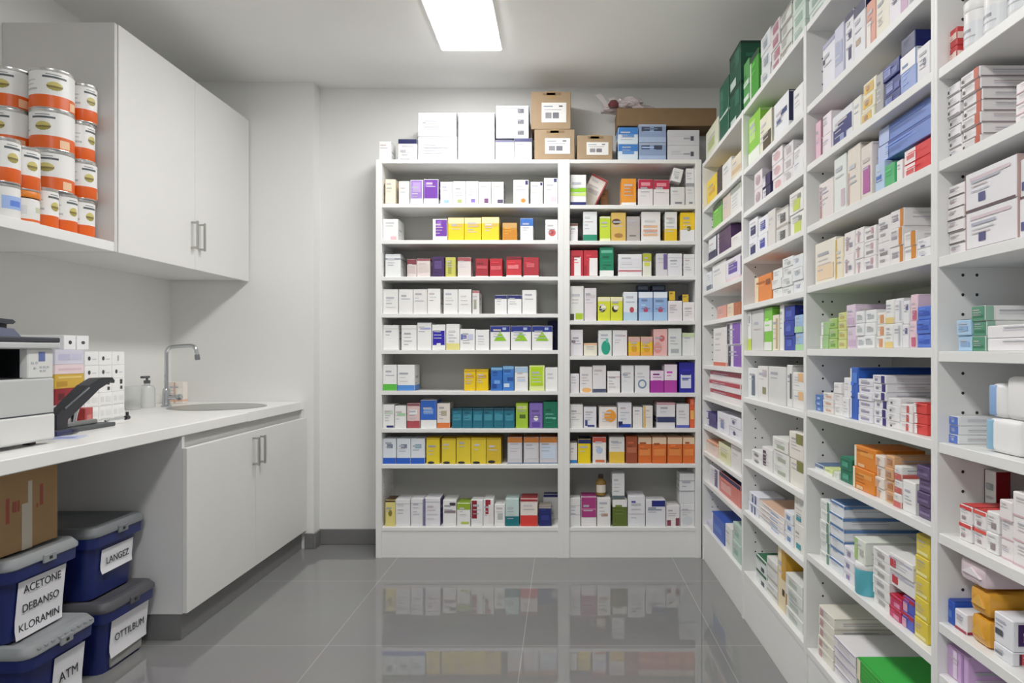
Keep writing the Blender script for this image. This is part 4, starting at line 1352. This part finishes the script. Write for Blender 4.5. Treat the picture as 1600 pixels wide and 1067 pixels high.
dup(can0, (XCAN + .03, 2.418, ZS + .1185), -.1, 'white and orange can standing on the tin with blue print')

# ------------------------------------------------------------------ base cabinet and worktop
t = thing('base_cabinet', 'white two-door base cabinet under the sink with grey plinth', 'cabinet', (0, 0, 0))
c = MB()
c.box(XL + .001, -1.561, 2.856, 2.875, .108, .838, mat('d6d6d6', rough=.5, var=.012, key='cabinet side'), .001)
c.box(XL + .001, -1.561, 4.168, 4.187, .108, .838, DOORM, .001)
c.box(XL + .001, -1.561, 2.875, 4.168, .108, .126, DOORM)
c.box(-1.60, -1.575, 2.875, 4.168, .78, .838, mat('bdbdb9', rough=.5), .001)
c.build('carcass', t, smooth=0)
for y0, y1, hy in ((2.856, 3.494, 3.462), (3.498, 4.187, 3.532)):
    d = MB().box(-1.560, -1.540, y0, y1, .112, .79, DOORM, .0015).build('door', t, smooth=0)
    bar_handle(d, hy, .62, .765, -1.540)
MB().box(XL + .001, -1.568, 2.862, 4.187, 0, .1075, SKIRT, .001).build('plinth', t, smooth=0)

SX, SY, SR = -1.875, 3.79, .235
t = thing('worktop', 'long white worktop running along the left wall', 'worktop', (0, 0, 0))
w = MB()
X0, X1, Z0, Z1 = XL + .001, -1.556, .840, .885
w.box(X0, X1, .55, 3.45, Z0, Z1, WORK, .003)
n = 48
outer, inner = [], []
for k in range(n):
    a = 2 * math.pi * (k + .5) / n
    ca, sa = math.cos(a), math.sin(a)
    inner.append((SX + SR * ca, SY + SR * sa))
    hx = (X1 - SX) if ca > 0 else (SX - X0)
    hy = (4.19 - SY) if sa > 0 else (SY - 3.45)
    s = min(hx / abs(ca), hy / abs(sa))
    outer.append((SX + s * ca, SY + s * sa))
for corner in ((X0, 3.45), (X1, 3.45), (X1, 4.19), (X0, 4.19)):     # snap the nearest loop points to the corners
    i = min(range(n), key=lambda i: (outer[i][0] - corner[0]) ** 2 + (outer[i][1] - corner[1]) ** 2)
    outer[i] = corner
vo1 = [w.bm.verts.new((x, y, Z1)) for x, y in outer]
vi1 = [w.bm.verts.new((x, y, Z1)) for x, y in inner]
vo0 = [w.bm.verts.new((x, y, Z0)) for x, y in outer]
vi0 = [w.bm.verts.new((x, y, Z0)) for x, y in inner]
for k in range(n):
    j = (k + 1) % n
    w.bm.faces.new((vo1[k], vo1[j], vi1[j], vi1[k]))
    w.bm.faces.new((vo0[j], vo0[k], vi0[k], vi0[j]))
    w.bm.faces.new((vo0[k], vo0[j], vo1[j], vo1[k]))
    w.bm.faces.new((vi1[k], vi1[j], vi0[j], vi0[k]))
w._paint(WORK)
w.build('slab', t, smooth=30)
MB().box(X0, X0 + .012, .55, 4.19, .8852, .93, WORK, .002).build('upstand', t, smooth=0)
MB().box(X0 + .02, X1 - .02, .56, .58, 0, .8395, DOORM, .001).build('end_panel', t, smooth=0)

t = thing('sink', 'round steel sink basin let into the white worktop', 'sink', (SX, SY, .885))
MB().lathe([(SR + .012, .001), (SR + .006, .0028), (SR - .006, .0015), (SR - .012, -.02), (SR - .02, -.13), (SR - .06, -.16), (.03, -.166)], STEEL, 48).build('basin', t)
MB().lathe([(.035, -.164), (.028, -.161), (.012, -.163)], CHROME, 24).build('drain', t)

t = thing('tap', 'chrome swan neck mixer tap standing behind the round sink', 'tap', (-2.156, 3.79, .8856))
MB().lathe([(.028, 0), (.027, .006), (.021, .012), (.020, .085), (.016, .1)], CHROME, 28).build('base', t)
pts = [(0, 0, .09), (0, 0, .2), (0, 0, .29)] + [(.03 - .03 * math.cos(a), 0, .29 + .036 * math.sin(a)) for a in (.4, .8, 1.2, 1.5)]
pts += [(.09, -.004, .331), (.14, -.008, .332)] + [(.14 + .026 * math.sin(a), -.009, .306 + .026 * math.cos(a)) for a in (.5, 1.0, 1.4)] + [(.172, -.009, .28)]
MB().tube(pts, .0105, CHROME, 16).build('spout', t)
MB().tube([(.171, -.009, .285), (.174, -.009, .262), (.175, -.009, .255)], [.0125, .014, .012], mat('8c8f94', rough=.3, metal=.9), 16).build('aerator', t)
b = MB().tube([(.012, 0, .052), (.06, -.002, .052)], .013, CHROME, 16)
b.tube([(.058, -.002, .052), (.066, -.002, .052), (.082, -.002, .056)], [.014, .018, .015], CHROME, 16)
b.build('mixer_lever', t)

# pump bottle, tumbler and striped carton around the tap
CLEAR = mat('f8faf8', rough=.2, var=.01, trans=.6, key='clear plastic')
t = thing('soap_dispenser', 'clear pump bottle with dark nozzle standing beside the tap', 'soap dispenser', (-2.235, 3.745, .8856))
MB().lathe([(.036, 0), (.039, .004), (.039, .1), (.03, .118), (.014, .124), (.014, .132)], CLEAR, 28).build('bottle', t)
b = MB().lathe([(.016, .13), (.016, .146), (.006, .148), (.006, .158)], mat('4a4d50', rough=.4), 20)
b.build('pump_collar', t)
b = MB().box(-.008, .012, -.05, .012, .158, .17, mat('4a4d50', rough=.4), .003)
b.build('nozzle', t, smooth=0)
t = thing('tumbler', 'clear plastic tumbler on the worktop beside the pump bottle', 'tumbler', (-2.235, 3.62, .8856))
MB().lathe([(.036, 0), (.044, .12), (.0425, .12), (.034, .004)], CLEAR, 28).build('cup', t)
MB().lathe([(.0372, .02), (.0392, .05)], mat('c9ccc6', rough=.3, trans=.4), 28, cap=False).build('printed_band', t)
o = carton(.088, .05, .125, 'efe6de', 'm.1,.2:e8b89c f.4,.5,.02,.98:dca890 f.6,.95,.3,.7:f4f0e8', random.Random(3)).build('small_carton', loc=(-2.235, 4.02, .8854), smooth=0)
tag(o, 'peach striped white carton on the worktop behind the tap', 'carton')


# ------------------------------------------------------------------ printer
PW = mat('dedfdd', rough=.45, var=.015, key='printer shell')
PG = mat('c3c5c5', rough=.45, var=.015, key='printer shell grey')
PB = mat('17181c', rough=.35, key='printer black')
PD = mat('33363e', rough=.5, key='printer lid dark')
t = thing('printer', 'white office printer with dark scanner lid on the worktop', 'printer', (-1.92, 2.0, .8856))
x0, x1, y0, y1 = -.25, .24, -.30, .302
b = MB()
b.box(x0, x1, y0, y1, .012, .215, PG, .006, 2)
b.box(x0, x0 + .12, y0, y1, .215, .31, PG, .003)
b.box(x0 + .12, x1 - .02, y0, y0 + .06, .215, .31, PG, .003)
b.build('body', t, smooth=0)
MB().box(x1 - .012, x1 + .006, y0 + .005, y1 - .004, .016, .098, PW, .006, 2).build('paper_tray', t, smooth=0)
MB().box(x1 - .006, x1 + .002, y0 + .005, y1 - .004, .0985, .102, PD).build('tray_gap', t, smooth=0)
b = MB()
b.box(x0 + .121, x0 + .124, y0 + .06, .19, .216, .309, PB)
b.box(x0 + .12, x1 - .02, y0 + .06, .19, .2155, .218, PB)
b.box(x0 + .16, x1 - .04, y0 + .08, .15, .2182, .2195, mat('3a3c42', rough=.4))
b.prism([(.02, .2185), (.05, .2185), (.11, .243), (.105, .246)], 'x', x1 - .06, x1 - .05, mat('c8c8c8', rough=.4))
b.build('output_bay', t, smooth=0)
MB().box(x0 + .121, x1 - .031, .192, y1 - .003, .2155, .3095, PB).build('bay_side', t, smooth=0)
cp = MB().box(x1 - .03, x1 - .002, .19, y1 - .002, .2155, .31, PW, .003).build('control_panel', t, smooth=0)
MB().box(x1 - .0019, x1 - .0008, .235, .262, .27, .30, mat('5f6fa8', rough=.25)).build('display', cp, smooth=0)
b = MB()
for yy, zz in ((.205, .262), (.222, .262), (.214, .245), (.24, .248), (.255, .248), (.27, .248), (.24, .236), (.255, .236)):
    b.box(x1 - .0019, x1 - .0006, yy, yy + .009, zz, zz + .006, mat('b4b8c0', rough=.4))
b.build('button_pad', cp, smooth=0)
MB().box(x0 - .005, x1 + .012, y0 - .005, y1 + .012, .3105, .33, PG, .004, 2).build('scanner', t, smooth=0)
MB().box(x0, x1 + .012, y0, y1 + .012, .3305, .347, PD, .004, 2).build('scanner_lid', t, smooth=0)
b = MB()
b.prism([(-.28, .3475), (.2, .3475), (.17, .372), (-.28, .395)], 'x', x0 + .03, x1 - .03, mat('6a7088', rough=.5))
b.build('document_feeder', t, smooth=0)
b = MB()
b.prism([(-.28, .4), (.155, .386), (.165, .393), (.155, .4), (-.28, .418)], 'x', x0 + .02, x1 - .02, PD)
b.prism([(.13, .372), (.155, .372), (.155, .388), (.13, .389)], 'x', x0 + .03, x1 - .04, PD)
b.build('feeder_tray', t, smooth=0)
b = MB()
for xx in (x0 + .04, x1 - .06):
    for yy in (y0 + .04, y1 - .06):
        b.box(xx, xx + .025, yy, yy + .025, 0, .0125, PD)
b.build('foot', t, smooth=0)


# ------------------------------------------------------------------ boxes piled on the worktop behind the printer
def front_box(y0, y1, z0, z1, base, decos, label, seed, x=-2.03, d=.2, name='medicine_box', group='white boxes piled on the worktop'):
    o = carton(y1 - y0 - .001, d, z1 - z0 - .0006, base, decos, random.Random(seed), lines=False)
    o = o.build(name, loc=(x, (y0 + y1) / 2, z0 + .0003), rot=(0, 0, math.pi / 2), smooth=0)
    return tag(o, label, 'box', group)


lev = [('efefef', 'f.1,.8,.3,.6:dadada', 'plain white wide box, lowest under the dark red box', .8855, .93),
       ('eceaf0', 'f.1,.6,.3,.6:c8c8d4', 'white wide box under the dark red box on the worktop', .93, .97),
       ('8c1c26', 'f.5,.9,.2,.7:c04a48 f.1,.3,.3,.7:5a1018', 'dark red box in the pile behind the printer', .97, 1.036),
       ('d2a83a', 'f.1,.9,.7,.85:e6c870 f.05,.4,.15,.5:b88c24', 'mustard yellow box in the pile behind the printer', 1.036, 1.094),
       ('eed8dc', 'f.1,.9,.4,.6:e0c0c8', 'pale pink box in the pile behind the printer', 1.094, 1.134),
       ('d5d3e4', 'f.1,.5,.3,.7:bcbcd8 f.55,.9,.3,.7:c8c8e0', 'pale lilac box in the pile behind the printer', 1.134, 1.194)]
for i, (c0, de, lab, z0, z1) in enumerate(lev):
    front_box(2.785, 2.955, z0, z1, c0, de, lab, 100 + i, group='coloured boxes piled on the worktop')
front_box(2.835, 2.905, 1.194, 1.254, 'f4f4f6', 'o.5,.5,.14,.14:33333a', 'small white box with a dark dot on the lilac box, near one', 120)
front_box(2.91, 2.985, 1.194, 1.254, 'f4f4f6', 'o.5,.5,.16,.12:44444c', 'small white box with a dark dot on the lilac box, far one', 121)
k = 0
FR = ['f3f3f2', 'f1f1f1', 'f4f4f3']
for ci, (ya, yb2) in enumerate(((2.958, 3.048), (3.05, 3.138), (3.14, 3.228))):
    for l in range(5):
        z0 = .8855 + l * .0602
        if l >= 3:
            de = 'o.3,.5,.1,.16:3c3c44 f.5,.8,.4,.48:d0d0d4'
        elif l == 2:
            de = ('f.05,.5,.1,.9:b8962a ' if ci == 0 else '') + 'f.6,.8,.55,.9:2c2c30 f.62,.8,.15,.4:3a3a40'
        else:
            de = 'f.1,.35,.3,.7:e0e0e0 f.5,.9,.3,.7:e4e4e4 f.1,.9,.05,.1:d4d4d4'
        if ci == 2 and l == 4:
            de = 'f.4,.5,.3,.7:9a9aa0'
        front_box(ya, yb2, z0, z0 + .06, FR[(ci + l) % 3], de, 'small white box, %s level of the %s column in the pile by the pump bottle' % (['lowest', 'second', 'middle', 'fourth', 'top'][l], ['near', 'middle', 'far'][ci]), 130 + k)
        k += 1

# heavy lever punch in front of the pile
t = thing('lever_stapler', 'black long-arm lever stapler with grey base on the worktop', 'stapler', (-1.86, 2.5, .8856))
BK = mat('22242a', rough=.4, var=.06, key='stapler black')
MB().box(-.045, .045, .0, .33, .0, .016, mat('4a4d50', rough=.5), .004, 2).build('base', t, smooth=0)
b = MB().prism([(.02, .016), (.07, .016), (.08, .06), (.05, .09), (.02, .07)], 'x', -.03, .03, BK)
b.build('hinge_block', t, smooth=0)
b = MB()
b.prism([(.03, .06), (.08, .045), (.2, .115), (.26, .152), (.33, .178), (.352, .172), (.356, .182), (.34, .196), (.27, .196), (.2, .17), (.1, .105)], 'x', -.024, .024, BK)
b.build('lever_arm', t, smooth=0)
MB().prism([(.07, .088), (.2, .158), (.2, .164), (.07, .094)], 'x', .0241, .0262, CHROME).build('trim_strip', t, smooth=0)
b = MB().tube([(.0, .14, .018), (.0, .15, .06), (.0, .17, .1)], .012, CHROME)
b.box(-.012, .012, .1, .27, .0165, .034, mat('8e9290', rough=.35, metal=.7), .003)
b.build('magazine', t, smooth=0)
b = MB().tube([(.02, .3, .022), (.02, .44, .022)], .004, CHROME, 10)
b.lathe([(.009, .43), (.009, .452), (.004, .456)], BK, 14, c=(.02, 0, .022), axis='y')
b.tube([(.02, .443, .028), (.02, .443, .046)], .006, BK, 10)
b.build('guide_rod', t)
o = carton(.07, .05, .07, 'c23a3a', 'f.2,.8,.3,.6:d87070', random.Random(8), lines=False).build('small_red_box', loc=(-1.945, 2.86, .8854), rot=(0, 0, math.pi / 2 + .2), smooth=0)
tag(o, 'small red box standing behind the black lever stapler', 'box')
t = thing('marker_pen', 'short navy marker lying on the worktop beside the printer', 'marker', (-1.785, 2.495, .8968))
MB().lathe([(.006, -.05), (.009, -.048), (.009, .03)], mat('1a1f4c', rough=.35), 16, axis='y').build('barrel', t)
MB().lathe([(.0095, .03), (.0095, .062), (.007, .066)], mat('12142c', rough=.35), 16, axis='y').build('cap', t)
b = MB().box(-.05, .05, -.055, .055, 0, .0012, mat('c4cbe6', rough=.7))
b.poly([(-.03, -.04, .0016), (.03, -.04, .0016), (.03, .01, .0016), (-.03, .01, .0016)], ink('8c9ad6'))
o = b.build('paper_slip', loc=(-1.735, 2.44, .8853), rot=(0, 0, .3), smooth=0)
tag(o, 'pale blue paper slip lying on the worktop edge', 'paper slip')

# ------------------------------------------------------------------ storage bins under the worktop
BLU = mat('16235e', rough=.38, var=.05, scale=6, key='blue bin plastic')
LIDG = mat('6f7377', rough=.5, var=.04, key='grey lid plastic')
LIDL = mat('8d9194', rough=.5, var=.04, key='light grey lid plastic')
PAP = mat('e9e9ee', rough=.8, var=.02, key='paper sheet')
INK = mat('26262c', rough=.8, key='black marker ink')


def bin_(label, x_front, yc, z, lab, lidm, seed):
    """x_front is where the lid ends; the bin faces +x, its long side runs along y."""
    W, D, H = .325, .40, .275
    t = thing('storage_bin', label, 'storage bin', (x_front - D / 2, yc, z), 0, 'blue storage bins under the worktop')

    def ring(sx, sy, zz, r):
        out = []
        for cx_, cy_, a0 in ((sx - r, sy - r, 0), (-sx + r, sy - r, 1), (-sx + r, -sy + r, 2), (sx - r, -sy + r, 3)):
            for q in range(4):
                a = (a0 + q / 3) * math.pi / 2
                out.append((cx_ + r * math.cos(a), cy_ + r * math.sin(a), zz))
        return out

    def loft(rings, m):
        b = MB()
        rs = [[b.bm.verts.new(p) for p in r] for r in rings]
        n_ = len(rs[0])
        fs = []
        for a, c_ in zip(rs, rs[1:]):
            for q in range(n_):
                fs.append(b.bm.faces.new((a[q], a[(q + 1) % n_], c_[(q + 1) % n_], c_[q])))
        fs.append(b.bm.faces.new(rs[0][::-1]))
        fs.append(b.bm.faces.new(rs[-1]))
        bmesh.ops.recalc_face_normals(b.bm, faces=fs)
        b._paint(m)
        return b
    dx, dy = D / 2, W / 2
    loft([ring(dx - .045, dy - .035, 0, .03), ring(dx - .026, dy - .018, .195, .035), ring(dx - .024, dy - .016, .1951, .035), ring(dx - .008, dy - .004, .196, .035),
          ring(dx - .006, dy - .003, .228, .035), ring(dx - .006, dy - .003, .234, .035)], BLU).build('body', t, smooth=40)
    l = loft([ring(dx - .004, dy - .001, .2345, .035), ring(dx, dy, .238, .036), ring(dx, dy, .25, .036), ring(dx - .012, dy - .012, .268, .036), ring(dx - .035, dy - .035, .2695, .03),
              ring(dx - .045, dy - .045, .263, .03)], lidm)
    for q in range(9 if seed % 2 else 0):       # grip ribs along the front of the lid
        yy = -dy + .04 + q * .03
        l.box(dx - .03, dx + .0015, yy, yy + .012, .252, .2575, lidm)
    l.build('lid', t, smooth=40)
    b = MB().box(dx - .002, dx + .006, -.028, .028, .225, .252, lidm, .002)
    b.box(dx + .0061, dx + .008, -.006, .006, .234, .243, mat('18181c', rough=.5))
    b.build('latch', t, smooth=0)
    if seed == 2:
        b = MB()
        b.box(dx - .041, dx - .036, -.085, .105, .012, .048, mat('8f8f8c', rough=.4, var=.1, scale=30, key='worn sticker'))
        b.build('sticker', t, smooth=0)
    if lab:
        y0_, y1_, z0_, z1_, lines, size = lab
        f = lambda zz: dx - .045 + (.019) * zz / .195 + .0045
        b = MB()
        nseg = 6
        for q in range(nseg):
            za, zb2 = z0_ + (z1_ - z0_) * q / nseg, z0_ + (z1_ - z0_) * (q + 1) / nseg
            ca = .010 * max(0, (1 - q / 2.0)) ** 2 if q < 2 else 0
            cb = .010 * max(0, (1 - (q + 1) / 2.0)) ** 2 if q < 1 else 0
            b.bm.faces.new([b.bm.verts.new(p) for p in ((f(za) + ca, y0_, za), (f(za) + ca * .4, y1_, za), (f(zb2) + cb * .4, y1_, zb2), (f(zb2) + cb, y0_, zb2))])
        b._paint(PAP)
        bmesh.ops.remove_doubles(b.bm, verts=b.bm.verts[:], dist=.0001)
        p = b.build('paper_label', t)
        nl = len(lines)
        for q, s in enumerate(lines):
            zz = z1_ - (z1_ - z0_) * (q + .5) / nl if nl > 1 else (z0_ + z1_) / 2 - .004
            ang = math.atan2(.019, .195)
            lettering('lettering', s, size, INK, p, (f(zz) + .0022 + (.0012 if q == nl - 1 else 0), (y0_ + y1_) / 2, zz), (math.pi / 2 + 0 * ang, 0, math.pi / 2))
    return t


SECOND = -1.645
bin_('blue bin with dark grey lid on the floor beside the base cabinet', SECOND, 2.675, 0, (-.10, .13, .05, .19, ['OTTILBUM'], .038), mat('4c4b50', rough=.5, var=.04, key='dark grey lid plastic'), 1 * 2)
bin_('blue bin with grey lid on another bin beside the base cabinet', -1.69, 2.675, .272, (-.085, .105, .085, .175, ['LANGEZ'], .036), LIDG, 4)
bin_('blue bin with ribbed light grey lid on the floor at the front', -1.64, 2.30, 0, (-.02, .125, .03, .18, ['ATM'], .045), LIDL, 3)
bin_('blue bin with large three-line paper label, under the cardboard box', -1.69, 2.292, .272, (-.10, .11, -.0, .185, ['ACETONE', 'DEBANSO', 'KLORAMIN'], .036), LIDL, 6)
# clear lower sticker strip on the floor bin beside the cabinet is left to its label sheet
t = thing('cardboard_box', 'brown cardboard box with red print and white tape standing on a blue bin', 'cardboard box', (-1.90, 2.27, .5425))
CBX = mat('a5825a', rough=.8, var=.06, scale=16, key='brown carton board')
b = MB().box(-.15, .15, -.17, .145, 0, .285, CBX, .003)
for y0_, y1_, z0_, z1_ in ((-.082, -.068, .10, .18), (-.055, -.04, .13, .165), (-.036, -.026, .13, .165), (.06, .075, .13, .2), (.045, .052, .125, .14)):
    b.poly([(.1508, y0_, z0_), (.1508, y1_, z0_), (.1508, y1_, z1_), (.1508, y0_, z1_)], ink('a04436'))
b.build('carton', t, smooth=0)
b = MB().box(.1502, .1514, -.018, .026, .0, .15, mat('c9bfae', rough=.3, key='white packing tape'))
b.box(.1502, .1514, .008, .026, .15, .22, mat('c9bfae', rough=.3, key='white packing tape'))
b.build('packing_tape', t, smooth=0)

# ------------------------------------------------------------------ camera, world
cam = bpy.data.cameras.new('camera')
cam.sensor_width = 36
cam.lens = F / 1600 * 36
cam.shift_x = -(CX - 800) / 1600
cam.shift_y = (CY - 533.5) / 1600
cam.clip_start = .02
co = bpy.data.objects.new('camera', cam)
C.objects.link(co)
co.location = (0, 0, HC)
co.rotation_euler = (math.pi / 2, 0, 0)
sc = bpy.context.scene
sc.camera = co
w = bpy.data.worlds.new('world')
sc.world = w
w.use_nodes = True
w.node_tree.nodes['Background'].inputs['Color'].default_value = (.8, .82, .85, 1)
w.node_tree.nodes['Background'].inputs['Strength'].default_value = WORLD
sc.view_settings.view_transform = 'Standard'
sc.view_settings.exposure = EXPOSURE
sc.view_settings.gamma = 1.13
